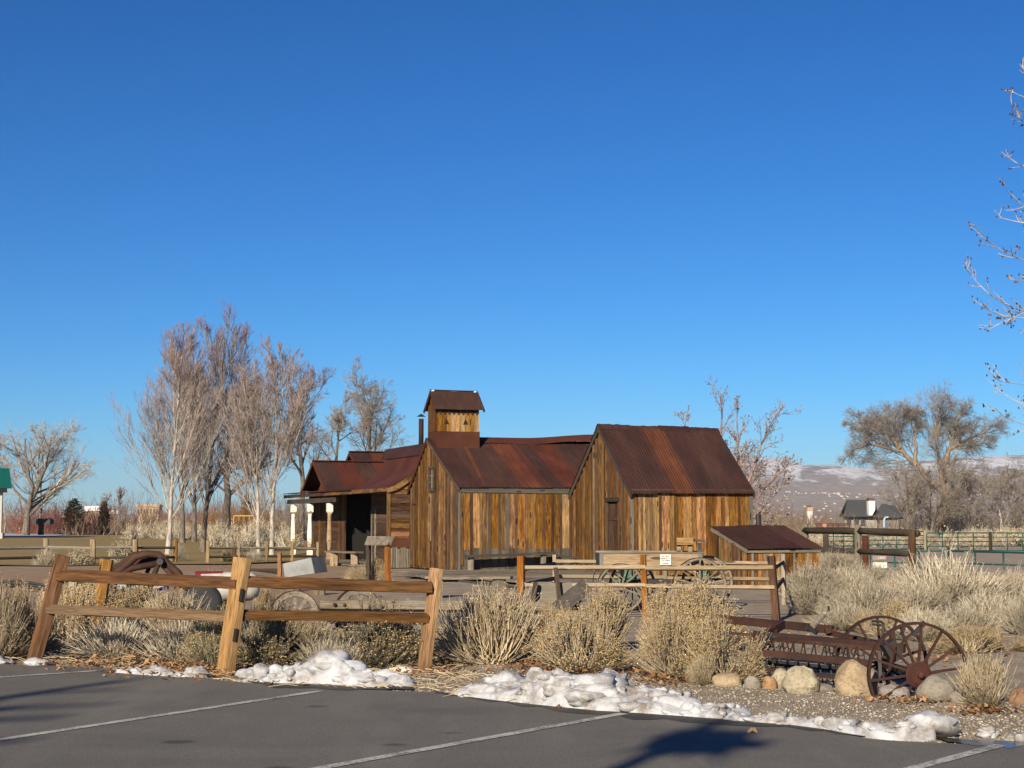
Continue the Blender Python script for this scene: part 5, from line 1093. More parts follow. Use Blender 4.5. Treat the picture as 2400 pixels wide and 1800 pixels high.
# ================================================================ bare trees
def grow(P, r, n, t0, t1, ang, ln, trop, wig, K, rs, g, tip=.3, absl=False, lin=.55, up=None, twist=0):
    N, Kp, _ = P.shape; idx = np.repeat(np.arange(N), n); m = len(idx); t = g.uniform(t0, t1, m)
    f = t*(Kp-1); i = np.minimum(f.astype(int), Kp-2); w = (f-i)[:, None]
    b = P[idx, i]*(1-w)+P[idx, i+1]*w; T = P[idx, i+1]-P[idx, i]; T /= np.linalg.norm(T, axis=1, keepdims=True)+1e-9
    q = g.normal(size=(m, 3)); q -= T*(q*T).sum(1, keepdims=True); q /= np.linalg.norm(q, axis=1, keepdims=True)+1e-9
    a = np.radians(g.uniform(*ang, m))[:, None]; d = T*np.cos(a)+q*np.sin(a)
    pl = np.linalg.norm(np.diff(P, axis=1), axis=2).sum(1)[idx]
    L = g.uniform(*ln, m)*(1 if absl else pl)*(1-lin*(t-t0)/max(1e-6, t1-t0))
    s = np.linspace(0, 1, K); C = [b]; dd = d.copy()
    for k in range(1, K):
        dd = dd+np.array([0, 0, trop/(K-1)])+g.normal(size=(m, 3))*wig; dd /= np.linalg.norm(dd, axis=1, keepdims=True); C.append(C[-1]+dd*(L/(K-1))[:, None])
    rr = r[idx]*(1-(1-tip)*t)*g.uniform(rs*.75, rs*1.2, m)
    return np.stack(C, 1), rr
def taper(r, K, tip): return r[:, None]*np.linspace(1, tip, K)[None]
def tree(name, label, base, trunks, levels, mats, seed, cat='tree', group=None, tmin=.006, tip=.3, sides=(9, 6, 4, 3, 3, 3), buds=None, tw_from=2):
    # trunks: list of (points, radius); levels: dicts for grow(); limbs and twigs become separate parts
    g = np.random.RandomState(seed); T = thing(name, label, cat, base, group); lv = []
    K0 = 9; P0, r0 = [], []
    for pts, r in trunks:
        pts = [np.array(p, float) for p in pts]; ds = np.cumsum([0]+[np.linalg.norm(b-a) for a, b in zip(pts[:-1], pts[1:])]); u = np.linspace(0, ds[-1], K0)
        P0.append(np.stack([np.interp(u, ds, [p[i] for p in pts]) for i in range(3)], 1)+np.array(base)[None]); r0.append(r)
    P, r = np.stack(P0), np.array(r0); P[:, 1:] += g.normal(size=P[:, 1:].shape)*r[:, None, None]*.25
    R0 = taper(r, K0, .16); R0[:, 0] *= 1.35; groups = {0: [rings(P, R0, sides[0])]}
    for k, l in enumerate(levels):
        l = dict(l); K = l.get('K', 5); P, r = grow(P, r, l['n'], l['t0'], l['t1'], l['ang'], l['ln'], l['trop'], l['wig'], K, l['rs'], g, lin=l.get('lin', .55), absl=l.get('absl', False))
        r = np.maximum(r, tmin*(.8 if k >= tw_from else 1)); gi = 0 if k == 0 else (1 if k < tw_from else 2)
        groups.setdefault(gi, []).append(rings(P, taper(r, K, tip if k < len(levels)-1 else .5), sides[k+1]))
    for gi, nm in ((0, 'trunk'), (1, 'branches'), (2, 'twigs')):
        if gi in groups: v, f = joinm(groups[gi]); mobj(nm, np_mesh(nm, v, f, mats[gi], gi == 0), T, kind='stuff' if gi else None)
    if buds:
        e = P[g.rand(len(P)) < buds[0], -1]; v, f = octas(e, np.full(len(e), buds[1]), 1.5); mobj('buds', np_mesh('buds', v, f, buds[2]), T, kind='stuff')
    return T
def bark(name, a, b, c, sc=(9, 9, 3)):
    t = NT(name); n = t.noise(t.co(sc), 1, 6, .65, .3); return t.done(t.ramp(n, [(.32, a), (.5, b), (.68, c)]), .9, n, .6, .03)
BK_P = bark('pale_bark', (.12, .10, .085), (.34, .31, .275), (.48, .45, .41)); BK_G = bark('grey_bark', (.05, .042, .036), (.12, .10, .082), (.22, .19, .16)); BK_D = bark('dark_bark', (.03, .024, .02), (.07, .055, .045), (.12, .10, .08)); BK_T = bark('tan_bark', (.09, .065, .045), (.2, .15, .105), (.3, .235, .17))
GT = 'bare upright trees on the lawn'
def aspen(px, pb, top, label, seed, bk, tw, wid=1.0, lean=0, two=False, n1=34, dense=1.2):
    b = gr(px, pb); s = F/b.y; H = (pb-top)/s; r = .0125*H
    tk = [([(0, 0, -.2), (lean*.3, 0, H*.35), (lean*.6, .1, H*.66), (lean, 0, H*.93)], r)]
    if two: tk = [([(-.28, 0, -.2), (-.32, .1, H*.3), (-.75, .2, H*.62), (-.9, 0, H*.9)], r*.9), ([(.28, -.1, -.2), (.25, 0, H*.3), (.5, 0, H*.6), (.7, 0, H*.95)], r)]
    tree('bare_tree', label, b, tk, [dict(n=n1 if not two else n1*2//3, t0=.18, t1=.92, ang=(18, 43), ln=(.46*wid, .66*wid), trop=.85, wig=.035, rs=.30, K=7, lin=.6),
        dict(n=int(12*dense), t0=.10, t1=.95, ang=(10, 32), ln=(.3, .62), trop=.3, wig=.03, rs=.5, K=5), dict(n=6, t0=.1, t1=1, ang=(10, 34), ln=(.35, .7), trop=.2, wig=.03, rs=.6, K=3), dict(n=3, t0=.2, t1=1, ang=(10, 30), ln=(.35, .7), trop=.2, wig=.03, rs=.75, K=2, lin=.2)],
        (bk, bk if bk is BK_P else TW_W, tw), seed, group=GT, tmin=.0075, tw_from=2)
aspen(393, 1302, 790, 'leftmost bare tree on the lawn, with a white trunk and wide left branches', 5, BK_P, TW_P, .92, .5)
aspen(427, 1274, 800, 'bare tree behind and between the two leftmost lawn trees, grey trunk', 8, BK_G, TW_P, .8, dense=.7)
aspen(455, 1272, 830, 'shorter grey trunked bare tree just left of the dark trunked lawn tree', 15, BK_G, TW_W, .8, dense=.6)
aspen(474, 1297, 775, 'tallest bare tree on the lawn, dark trunk and upright reddish tips', 22, BK_G, TW_P, 1.0, .9)
aspen(622, 1308, 845, 'two stemmed bare tree nearest the porch, with pale bark', 31, BK_P, TW_P, .95, 0, True, 48)
def oak(px, pb, top, wpx, label, seed, bk, tw1, tw2, Y=None, r=.022, n=(14, 10, 8, 5), base=None, group=None, ang=(25, 60), tr=.35, tmin=.0125, trk=None, t0=.3, last=True):
    b = base or gr(px, pb); s = F/b.y; H = (pb-top)/s; w = wpx/s/H
    lv = [dict(n=n[0], t0=t0, t1=.95, ang=ang, ln=(.5*w, .72*w), trop=tr, wig=.10, rs=.45, K=7, lin=.45), dict(n=n[1], t0=.2, t1=1, ang=(22, 55), ln=(.3, .55), trop=tr*.6, wig=.06, rs=.55, K=5, lin=.4),
        dict(n=n[2], t0=.15, t1=1, ang=(22, 55), ln=(.3, .55), trop=.1, wig=.07, rs=.55, K=3, lin=.3), dict(n=n[3], t0=.1, t1=1, ang=(20, 60), ln=(.4, .8), trop=.0, wig=.05, rs=.6, K=2, lin=.2)]
    tree('bare_tree', label, b, trk(H) if trk else [([(0, 0, -.3), (.1, 0, H*.3), (-.1, .1, H*.6), (.1, 0, H*.9)], r*H)], lv, (bk, tw1, tw2), seed, group=group, tmin=tmin)
GF = 'bare trees in the distance'
oak(530, 1262, 930, 330, 'massive dark trunked bare tree behind the gap between the lawn trees', 41, BK_D, TW_G, TW_G, r=.034, group=GF)
oak(705, 1262, 880, 260, 'spreading bare tree just behind the two stemmed tree', 43, BK_G, TW_G, TW_P, group=GF, n=(15, 10, 8, 5))
oak(790, 1262, 925, 190, 'smaller spreading bare tree behind the porch house roof', 44, BK_G, TW_G, TW_G, group=GF, n=(13, 9, 8, 5))
oak(868, 1262, 876, 280, 'rounded bare tree rising behind the porch house and stovepipe', 45, BK_G, TW_G, TW_G, group=GF, n=(16, 10, 8, 5))
oak(58, 1257, 1004, 260, 'wide pale bare tree at the left, forking low, behind the green roofed shelter', 51, BK_G, TW_W, TW_W, group=GF, r=.024, n=(11, 8, 7, 6), ang=(30, 65), tr=.5, tmin=.011, trk=lambda H: [([(0, 0, -.3), (.35, 0, H*.25), (.55, 0, H*.4), (-.4, .2, H*.9)], .036*H), ([(.5, 0, H*.35), (1.6, 0, H*.6), (2.2, .3, H*.95)], .022*H)], t0=.2)
oak(92, 1256, 1040, 300, 'pale bare tree with long branches reaching right toward the lawn trees', 52, BK_G, TW_W, TW_W, group=GF, r=.016, n=(10, 8, 7, 5), tmin=.011, ang=(35, 70), tr=.45)
oak(-20, 1257, 1030, 160, 'grey bare tree at the extreme left edge behind the shelter', 53, BK_G, TW_G, TW_G, group=GF, n=(8, 7, 6, 5))
for px, t_, l in ((278, 1150, 'fan shaped small bare tree in the gap of sky left of the lawn trees'), (245, 1168, 'low bare tree left of the fan shaped one')): oak(px, 1250, t_, 70, l, px, BK_G, TW_P, TW_P, group=GF, n=(14, 7, 5, 4), ang=(12, 34), tr=.8, tmin=.02, t0=.1)
for px, pb, t_, l in ((45, 1252, 1165, 'slim white sapling left of the dark stand'), (9, 1254, 1150, 'slim white sapling beside the shelter post'), (60, 1253, 1190, 'slim white sapling just left of the dark T shaped stand'), (128, 1253, 1200, 'leaning white sapling right of the dark T shaped stand')):
    oak(px, pb, t_, 40, l, px+9, BK_P, TW_W, TW_W, group='white saplings by the shelter', n=(6, 4, 3, 2), r=.012, tmin=.012)
# tree behind the barn: few stout reddish limbs with budded tips
b = at(1700, 1300, 54); b.z = 0
tree('budding_tree', 'open bare tree with reddish limbs and budded tips right behind the barn', b, [([(0, 0, -.2), (.05, 0, 2.2), (-.12, .1, 4.2), (-.05, .1, 6.0)], .10), ([(.05, 0, 1.9), (.5, .1, 3.4), (.52, .1, 5.6)], .075), ([(0, 0, 1.3), (.9, 0, 3.0), (1.5, -.2, 4.7), (2.1, -.2, 5.6)], .07), ([(0, 0, 1.0), (1.2, .2, 2.4), (2.4, .2, 3.6)], .06), ([(0, 0, .9), (1.0, .3, 1.6), (2.3, .4, 2.9)], .05), ([(0, 0, 1.6), (-.9, 0, 3.3), (-1.5, .2, 5.2)], .055), ([(0, 0, .7), (.9, -.2, 1.1), (2.0, -.2, 1.7)], .045)],
    [dict(n=19, t0=.22, t1=.98, ang=(25, 55), ln=(.2, .38), trop=.5, wig=.09, rs=.42, K=5, lin=.5), dict(n=6, t0=.2, t1=1, ang=(25, 60), ln=(.3, .5), trop=.4, wig=.1, rs=.6, K=4, lin=.4), dict(n=3, t0=.3, t1=1, ang=(30, 70), ln=(.18, .34), trop=.3, wig=.08, rs=.7, K=3, lin=.2)],
    (bark('reddish_bark', (.10, .055, .042), (.2, .125, .10), (.33, .24, .21)), TW_P, TW_P), 61, tmin=.010, buds=(.6, .022, TW_P))
# big cottonwood on the right
bY = 180; b = at(2205, 1262, bY); b.z = gz(b.x, bY); s = bY/F
def c2(x, y, d=0): return ((x-2205)*s, d, (1262-y)*s)
lvC = [dict(n=16, t0=.3, t1=.99, ang=(25, 62), ln=(.3, .48), trop=.3, wig=.07, rs=.34, K=7, lin=.4), dict(n=10, t0=.12, t1=1, ang=(22, 55), ln=(.42, .72), trop=.15, wig=.06, rs=.5, K=5, lin=.4), dict(n=6, t0=.1, t1=1, ang=(20, 58), ln=(.45, .85), trop=.0, wig=.07, rs=.5, K=4, lin=.3), dict(n=4, t0=.1, t1=1, ang=(15, 45), ln=(.5, .95), trop=-.05, wig=.07, rs=.6, K=2, lin=.2)]
tree('cottonwood', 'big spreading bare cottonwood beyond the corral on the right', b, [([c2(2208, 1275), c2(2212, 1180), c2(2212, 1090), c2(2195, 1040), c2(2195, 1005), c2(2212, 985)], .5), ([c2(2212, 1150), c2(2180, 1125), c2(2150, 1085), c2(2115, 1050), c2(2090, 1010), c2(2085, 975)], .36), ([c2(2150, 1090), c2(2120, 1060), c2(2050, 1040), c2(2000, 1058)], .3), ([c2(2115, 1050), c2(2060, 1000), c2(2010, 990)], .25), ([c2(2212, 1090), c2(2235, 1050), c2(2290, 1025), c2(2335, 1000)], .38), ([c2(2212, 1100), c2(2245, 1010), c2(2255, 960)], .3), ([c2(2150, 1085), c2(2150, 1020), c2(2135, 965)], .24)], lvC, (BK_T, TW_G, TW_C), 71, tmin=.015)
for i, (px, t_, w, l) in enumerate(((2128, 1120, 190, 'low drooping bare tree left of the cottonwood trunk'), (2185, 1130, 220, 'tangled low bare tree in front of the cottonwood trunk'), (2270, 1130, 200, 'tangled low bare tree right of the cottonwood trunk'), (2345, 1120, 200, 'bare tree with a pale trunk near the right edge beyond the corral'), (2430, 1110, 220, 'bare tree cut by the right edge beyond the corral'))):
    b = at(px, 1264, 172+i*2); b.z = gz(b.x, 172); oak(px, 1266, t_, w, l, 80+i, BK_G if i != 3 else BK_P, TW_G, TW_G, base=b, group='low bare trees round the cottonwood', n=(16, 9, 7, 4), ang=(25, 75), tr=.2, tmin=.019, t0=.12)
# near tree off the right edge: white budded branches reach into the picture
NY = 14.0; b = V(6.6, NY, 0)
def q2(x, y, d=0): p = at(x, y, NY+d)-b; return (p.x, p.y, p.z)
br = [((2600, 330), (2480, 265), (2400, 226), (2368, 214)), ((2600, 420), (2450, 310), (2400, 285), (2375, 262), (2368, 235)), ((2640, 420), (2480, 395), (2400, 392), (2374, 378), (2347, 356)), ((2640, 560), (2480, 520), (2400, 487), (2362, 450), (2349, 415)), ((2640, 560), (2460, 530), (2400, 523), (2350, 514), (2331, 492)),
      ((2660, 680), (2480, 640), (2400, 610), (2345, 585), (2305, 556), (2284, 525)), ((2650, 780), (2480, 742), (2400, 730), (2340, 708), (2295, 672), (2258, 620)), ((2650, 740), (2440, 742), (2360, 745), (2315, 728), (2298, 702)), ((2640, 700), (2440, 720), (2380, 740), (2340, 762), (2293, 763)),
      ((2650, 900), (2480, 905), (2400, 900), (2345, 895), (2318, 870)), ((2650, 1000), (2470, 975), (2400, 950), (2350, 922), (2315, 888)), ((2650, 1060), (2480, 1020), (2400, 996), (2352, 975), (2332, 955)), ((2640, 420), (2500, 250), (2420, 190), (2390, 150)), ((2560, 660), (2440, 640), (2395, 660), (2370, 655))]
trk = [([(0, 0, -.2), (.05, 0, 2.0), (.0, 0, 4.5), (.1, 0, 7.5)], .11)]+[([q2(x, y, random.uniform(-.4, .4)*0+.15*i*((-1)**k)) for i, (x, y) in enumerate(p)], .0115) for k, p in enumerate(br)]
tree('budding_tree', 'white barked tree standing just outside the right edge, its budded branches reaching in', b, trk, [dict(n=10, t0=.5, t1=1.0, ang=(28, 60), ln=(.07, .17), trop=.5, wig=.06, rs=.42, K=4, lin=.5), dict(n=3, t0=.3, t1=1, ang=(25, 50), ln=(.2, .4), trop=.2, wig=.05, rs=.8, K=3)],
    (bark('white_bark', (.22, .2, .175), (.36, .335, .30), (.47, .445, .41)), TW_W, TW_P), 91, tmin=.0042, tip=.45, buds=(.55, .0085, m_island('dark_buds', (.04, .025, .02), (.07, .045, .04), (.11, .07, .05))), tw_from=1)
# thickets: uncountable bare brush
def thicket(name, x0, x1, Y0, Y1, h0, h1, n, mat, seed, cl=.5, topf=None, dens=1.0):
    g = np.random.RandomState(seed); px = g.uniform(x0, x1, n); Y = g.uniform(Y0, Y1, n); K = 4
    B = np.stack([(px-1200)/F*Y, Y, np.array([gz((p-1200)/F*y, y) for p, y in zip(px, Y)])], 1)
    hh = g.uniform(h0, h1, n)*(.75+.5*np.array([noise.noise((p*.02, y*.05, seed)) for p, y in zip(px, Y)]))
    d = g.normal(size=(n, 3))*.32; d[:, 2] = 1; P = B[:, None]+d[:, None]*(hh[:, None, None]*np.linspace(0, 1, K)[None, :, None]); P[:, 1:] += np.cumsum(g.normal(size=(n, K-1, 3))*.08, axis=1)
    r = np.full(n, .0001*Y.mean()); pr = [rings(P, taper(r*1.4, K, .5), 3)]
    P2, r2 = grow(P, r, int(4*dens), .2, 1, (15, 50), (.25, .55), .3, .1, 3, .9, g); pr.append(rings(P2, taper(r2, 3, .5), 3))
    P3, r3 = grow(P2, r2, 3, .2, 1, (15, 55), (.3, .6), .1, .1, 2, .9, g); pr.append(rings(P3, taper(r3, 2, .5), 3))
    v, f = joinm(pr); mobj(name, np_mesh(name, v, f, mat), kind='stuff')
thicket('willow_thicket', -120, 760, 152, 185, 2.0, 4.0, 900, TW_B, 1); thicket('red_willow_thicket', 40, 250, 147, 158, 1.8, 3.6, 330, TW_R, 2); thicket('tan_brush', 150, 760, 140, 165, .8, 2.0, 600, TW_T, 3); thicket('orange_brush', 480, 620, 150, 160, 2.2, 4.4, 220, TW_O, 4); thicket('orange_brush', 640, 720, 112, 120, 1.2, 2.4, 80, TW_O, 14)
thicket('grey_brush', 650, 900, 118, 150, 2, 4.5, 420, TW_G, 5); thicket('red_brown_brush', 1680, 2120, 150, 200, 1.8, 3.2, 800, TW_T, 6); thicket('brown_brush', 1690, 2080, 190, 240, 2.5, 5.0, 420, TW_B, 7); thicket('grey_brush', 2095, 2520, 176, 200, 2.5, 5.5, 800, TW_G, 8)
thicket('red_brown_brush', -120, 760, 186, 230, 3.5, 6.0, 500, TW_B, 9); thicket('red_willow_thicket', 330, 480, 128, 140, .8, 1.6, 90, TW_R, 10)
# dark conifer shapes
CON = m_island('conifer_needles', (.09, .078, .038), (.17, .145, .07), (.25, .2, .1))
def conifer(px, pb, top, wpx, label, seed, mat=CON, shape=1.0):
    b = gr(px, pb); s = F/b.y; H, w = (pb-top)/s, wpx/s/2; g = np.random.RandomState(seed); n = 420; z = g.uniform(.04, 1, n); rad = w*np.sqrt(np.clip(1-((z-.42)/.6)**2, 0.02, 1))*np.sqrt(g.uniform(.05, 1, n)); a = g.uniform(0, 6.28, n)
    B = np.stack([b.x+rad*.4*np.cos(a), b.y+rad*.4*np.sin(a), z*H], 1); E = np.stack([b.x+rad*np.cos(a), b.y+rad*np.sin(a), z*H+g.normal(size=n)*.12+.1], 1); P = np.stack([B, (B+E)/2+g.normal(size=(n, 3))*.05, E+g.normal(size=(n, 3))*.1], 1)
    T = thing('conifer', label, 'conifer', b); v, f = rings(P, np.full((n, 3), .055)*np.array([.7, 1, .3]), 3); mobj('foliage', np_mesh('foliage', v, f, mat), T, kind='stuff'); build('trunk', MB().tube([b-Z*.2, b+Z*H*.9], [.16, .03], 6), BK_D, T)
conifer(172, 1254, 1172, 60, 'dark round conifer behind the red willow thicket', 3, shape=.9); conifer(243, 1254, 1178, 32, 'dull brown conifer left of the fan shaped bare tree', 4, m_island('brown_needles', (.09, .06, .036), (.15, .10, .06), (.2, .14, .085)))
conifer(578, 1252, 1160, 40, 'brown pointed conifer seen between the lawn trees', 5, m_island('dry_needles', (.05, .032, .016), (.09, .058, .03), (.13, .09, .05)))
# ================================================================ things in the distance
sh = thing('picnic_shelter', 'picnic shelter with a green ribbed metal roof at the left edge', 'shelter', at(0, 1256, 122))
e0, e1, r0, r1 = at(-260, 1146, 118), at(28, 1146, 118), at(-260, 1096, 123), at(22, 1098, 123)
roof(sh, e0, e1, r0, r1, 5, [m_plain('green_roof_paint', (.005, .10, .065), .4, .08)], True)
build('fascia', MB().beam(at(-260, 1149, 118.1), at(16, 1149, 118.1), .15, .35), BLACK, sh)
for px in (-240, -120, 2): q = at(px, 1200, 118.6); build('post', MB().beam(V(q.x, q.y, 0), V(q.x, q.y, 3.8), .2, .2, V(0, 1, 0)), CONC, sh); build('plinth', MB().beam(V(q.x, q.y, 0), V(q.x, q.y, .5), .5, .5, V(0, 1, 0)), CONC, sh)
DG = m_plain('dark_green_steel', (.014, .018, .017), .6, .2)
pd = thing('kiosk_stand', 'dark T shaped stand on the concrete pad', 'stand', gr(96, 1256)); PYd = 141
for (x0, x1, y0, y1, d, nm) in ((79, 122, 1217, 1228, 1.2, 'table_top'), (86, 118, 1215, 1218, 1., 'cap'), (90, 102, 1227, 1257, .4, 'stem')):
    a, b = at(x0, y1, PYd), at(x1, y0, PYd); build(nm, MB().box(((a.x+b.x)/2, PYd, (a.z+b.z)/2), (b.x-a.x, d, b.z-a.z)), DG, pd)
ub = thing('utility_box', 'grey green utility box standing in the brush beyond the lawn', 'utility box', gr(285, 1252)); a, b = at(280.5, 1238, 142), at(289, 1221, 142)
build('box', MB().box(((a.x+b.x)/2, 142, (a.z+b.z)/2), (b.x-a.x, .3, b.z-a.z)), DG, ub); build('leg', MB().box(((a.x+b.x)/2, 142, a.z/2), (.1, .1, a.z)), DG, ub)
def lowhouse(px0, px1, py0, py1, Y, wallm, roofm, label, name='house', flat=False, cat='house'):
    a, b = at(px0, py1, Y), at(px1, py0, Y); T = thing(name, label, cat, V((a.x+b.x)/2, Y, 0)); zw = a.z+(b.z-a.z)*(.8 if flat else .45); D = (b.x-a.x)*.7
    build('wall', MB().box(((a.x+b.x)/2, Y+D/2, zw/2), (b.x-a.x, D, zw)), wallm, T)
    if flat: build('roof', MB().box(((a.x+b.x)/2, Y+D/2, (zw+b.z)/2), (b.x-a.x+.4, D+.4, b.z-zw)), roofm, T)
    else: build('roof', MB().prism([V(a.x-.5, Y-.5, zw-.1), V(a.x-.5, Y+D/2, b.z), V(a.x-.5, Y+D+.5, zw-.1)], V(b.x-a.x+1, 0, 0)), roofm, T)
    n = max(2, int((px1-px0)/7))
    for k in range(n):
        x = a.x+(b.x-a.x)*(k+.5)/n; w = build('window', MB().box((x, Y-.02, zw-.9), ((b.x-a.x)/n*.45, .06, 1.0)), WOOD_PALE, T); build('pane', MB().box((x, Y-.06, zw-.9), ((b.x-a.x)/n*.38, .03, .85)), GLASS, w)
    return T
TANW = m_plain('tan_stucco', (.36, .27, .18), .9, .1)
lowhouse(320, 372, 1182, 1212, 330, TANW, TANW, 'tan flat roofed building far behind the leftmost lawn tree', flat=True, cat='building', name='flat_building')
lowhouse(200, 232, 1186, 1206, 420, TANW, SNOWM, 'distant house with a snowy roof above the red brown thicket'); lowhouse(257, 272, 1196, 1210, 380, TANW, SNOWM, 'smaller distant house with a snowy roof, right of the dark conifer')
lp_ = thing('park_lamp', 'park lamp with a white dome, above the red willow thicket', 'lamp', gr(153, 1252)); q = at(152.5, 1212, 150)
build('pole', MB().tube([V(q.x, 150, 0), V(q.x, 150, q.z)], .06, 6), DG, lp_); build('dome', MB().lathe([(.30, -.02), (.31, .0), (.27, .2), (.16, .33), (.03, .38)], q, 14), WHITE, lp_, True)
yf = thing('swing_frame', 'yellow swing frame in front of the orange brush beyond the lawn', 'swing frame', gr(568, 1254)); YF = 146; YEL = m_plain('yellow_paint', (.5, .33, .06), .5, .1); a, b = at(548, 1209, YF), at(596, 1209, YF)
build('beam', MB().tube([a, b], .05, 6), YEL, yf)
for q in (a, b): build('post', MB().tube([q, V(q.x, q.y, 0)], .045, 6), YEL, yf)
for f in (.25, .5, .75): q = a.lerp(b, f); build('hanger', MB().tube([q, q-Z*.5], .02, 4), YEL, yf)
# house at right
hY = 166; GR_ = m_plain('grey_shingle_roof', (.058, .062, .065), .85, .15); hz = thing('house', 'house with a grey gabled roof and a tall white chimney beyond the corral', 'house', at(2030, 1262, hY))
def hp(x, y, d=0): return at(x, y, hY+d)
A, B, Cc, Dd = hp(1976, 1211), hp(2058, 1211), hp(2052, 1174, 5), hp(1986, 1174, 5)
build('roof', MB().prism([A, B, Cc, Dd], V(0, .3, -.15)), GR_, hz); build('roof', MB().prism([hp(2048, 1213, 1), hp(2118, 1213, 1), hp(2098, 1186, 5), hp(2066, 1180, 5)], V(0, .3, -.15)), GR_, hz); build('back_roof', MB().prism([Dd, Cc, Cc+V(0, 6, -2.6), Dd+V(0, 6, -2.6)], V(0, .3, .15)), GR_, hz)
a, b = hp(1980, 1250, .6), hp(2056, 1211, .6); build('wall', MB().box(((a.x+b.x)/2, hY+4, (b.z-3)/2), (b.x-a.x, 6.5, b.z+3)), m_plain('cream_wall', (.26, .25, .22), .85, .1), hz)
a, b = hp(2060, 1250, 1.2), hp(2108, 1212, 1.2); build('wall', MB().box(((a.x+b.x)/2, hY+4.6, (b.z-3)/2), (b.x-a.x, 6, b.z+3)), m_plain('dull_wall', (.15, .14, .13), .85, .1), hz)
for x0 in (1985, 2003, 2018): p, q = hp(x0, 1232, .6), hp(x0+10, 1216, .6); w = build('window', MB().box(((p.x+q.x)/2, hY+.7, (p.z+q.z)/2), (q.x-p.x, .2, q.z-p.z)), GLASS, hz)
c = hp(2043, 1210, -.2); build('chimney', MB().prism([hp(2037, 1208), hp(2044, 1208), hp(2051, 1195), hp(2051, 1174), hp(2036, 1174)], V(0, 1.0, 0)), m_plain('white_chimney', (.72, .69, .60), .8, .04), hz); build('chimney_cap', MB().prism([hp(2036, 1174), hp(2050, 1174), hp(2050, 1167), hp(2036, 1167)], V(0, .9, 0)), m_plain('brown_cap', (.08, .06, .05), .8), hz)
tw = thing('tower', 'small tan tower in front of the far hillside town', 'tower', at(1897, 1210, 260))
for (x0, x1, y0, y1, mt_, nm) in ((1892, 1903, 1198, 1240, WHITE, 'shaft'), (1891, 1904, 1189, 1198, TANW, 'head'), (1893, 1901, 1184, 1189, m_plain('brown_cap_roof', (.09, .06, .05), .8), 'cap')):
    a, b = at(x0, y1, 260), at(x1, y0, 260); build(nm, MB().box(((a.x+b.x)/2, 260, (a.z+b.z)/2), (b.x-a.x, b.x-a.x, b.z-a.z)), mt_, tw)
bg = thing('footbridge', 'red brown steel footbridge railing beyond the timber fence', 'footbridge', at(1950, 1240, 120)); BR = m_plain('red_brown_steel', (.085, .028, .026), .6, .15)
for y in (1228, 1232, 1236): build('rail', MB().beam(at(1912, y, 122), at(1992, y, 120), .06, .07 if y > 1228 else .12), BR, bg)
for k in range(7): px = 1913+k*13; build('post', MB().beam(at(px, 1243, 121), at(px, 1227, 121), .09, .09, V(0, 1, 0)), BR, bg)
ts = thing('trail_sign', 'small tan sign in front of the red brown footbridge', 'sign', at(1932, 1240, 118)); a, b = at(1927.5, 1235, 118), at(1937, 1227.5, 118)
build('board', MB().box(((a.x+b.x)/2, 118, (a.z+b.z)/2), (b.x-a.x, .06, b.z-a.z)), m_plain('tan_sign', (.3, .17, .12), .7), ts); build('post', MB().box(((a.x+b.x)/2, 118.05, (a.z-.75)/2), (.08, .06, a.z+.75)), WOOD_PALE, ts)
hb = thing('play_post', 'pale blue bent play post in front of the low bare trees by the house', 'play post', at(2074, 1250, 150))
build('post', MB().tube([at(2072, 1236, 150), at(2072, 1218, 150), at(2075, 1213, 150), at(2082, 1212, 150)], .09, 6), m_plain('pale_blue_paint', (.3, .42, .48), .5), hb); build('panel', MB().box(tuple(at(2078, 1229, 150)), (.3, .1, .3)), m_plain('blue_paint', (.04, .1, .35), .5), hb)
# ================================================================ ground litter
def gravel(name, poly_fn, n, seed, mat, r0, r1, sq=.6):
    g = np.random.RandomState(seed); px = g.uniform(-60, 2460, n*3); py = g.uniform(1500, 1760, n*3)**1; C = []
    for x, y in zip(px, py):
        if poly_fn(x, y): C.append(gr(x, y))
        if len(C) >= n: break
    C = np.array([(c.x, c.y, c.z) for c in C]); m = len(C); r = g.uniform(r0, r1, m)*g.uniform(.5, 1.2, m)
    A = g.normal(size=(m, 6, 3))*.18; v = C[:, None]+(OV[None]+A)*r[:, None, None]*np.array([1, 1, sq])+np.array([0, 0, .2])*r[:, None, None]; f = (OF[None]+6*np.arange(m)[:, None, None]).reshape(-1, 3)
    mobj(name, np_mesh(name, v.reshape(-1, 3), f, mat), kind='stuff')
def edge_y(x):
    for a, b in zip(EDGE[:-1], EDGE[1:]):
        if a[0] <= x <= b[0]: return a[1]+(b[1]-a[1])*(x-a[0])/(b[0]-a[0])
    return 1800
GRV = m_island('gravel_stones', (.14, .12, .095), (.27, .235, .19), (.5, .45, .37))
gravel('gravel', lambda x, y: edge_y(x)-4-110*max(0, min(1, (x-850)/400))-22 < y < edge_y(x)+2, 14000, 5, GRV, .006, .017)
gravel('gravel_scatter', lambda x, y: edge_y(x) < y < edge_y(x)+24 and random.random() < .3, 500, 6, GRV, .004, .009)
LEAF = m_island('dry_leaves', (.12, .058, .026), (.24, .128, .058), (.37, .235, .125), .8)
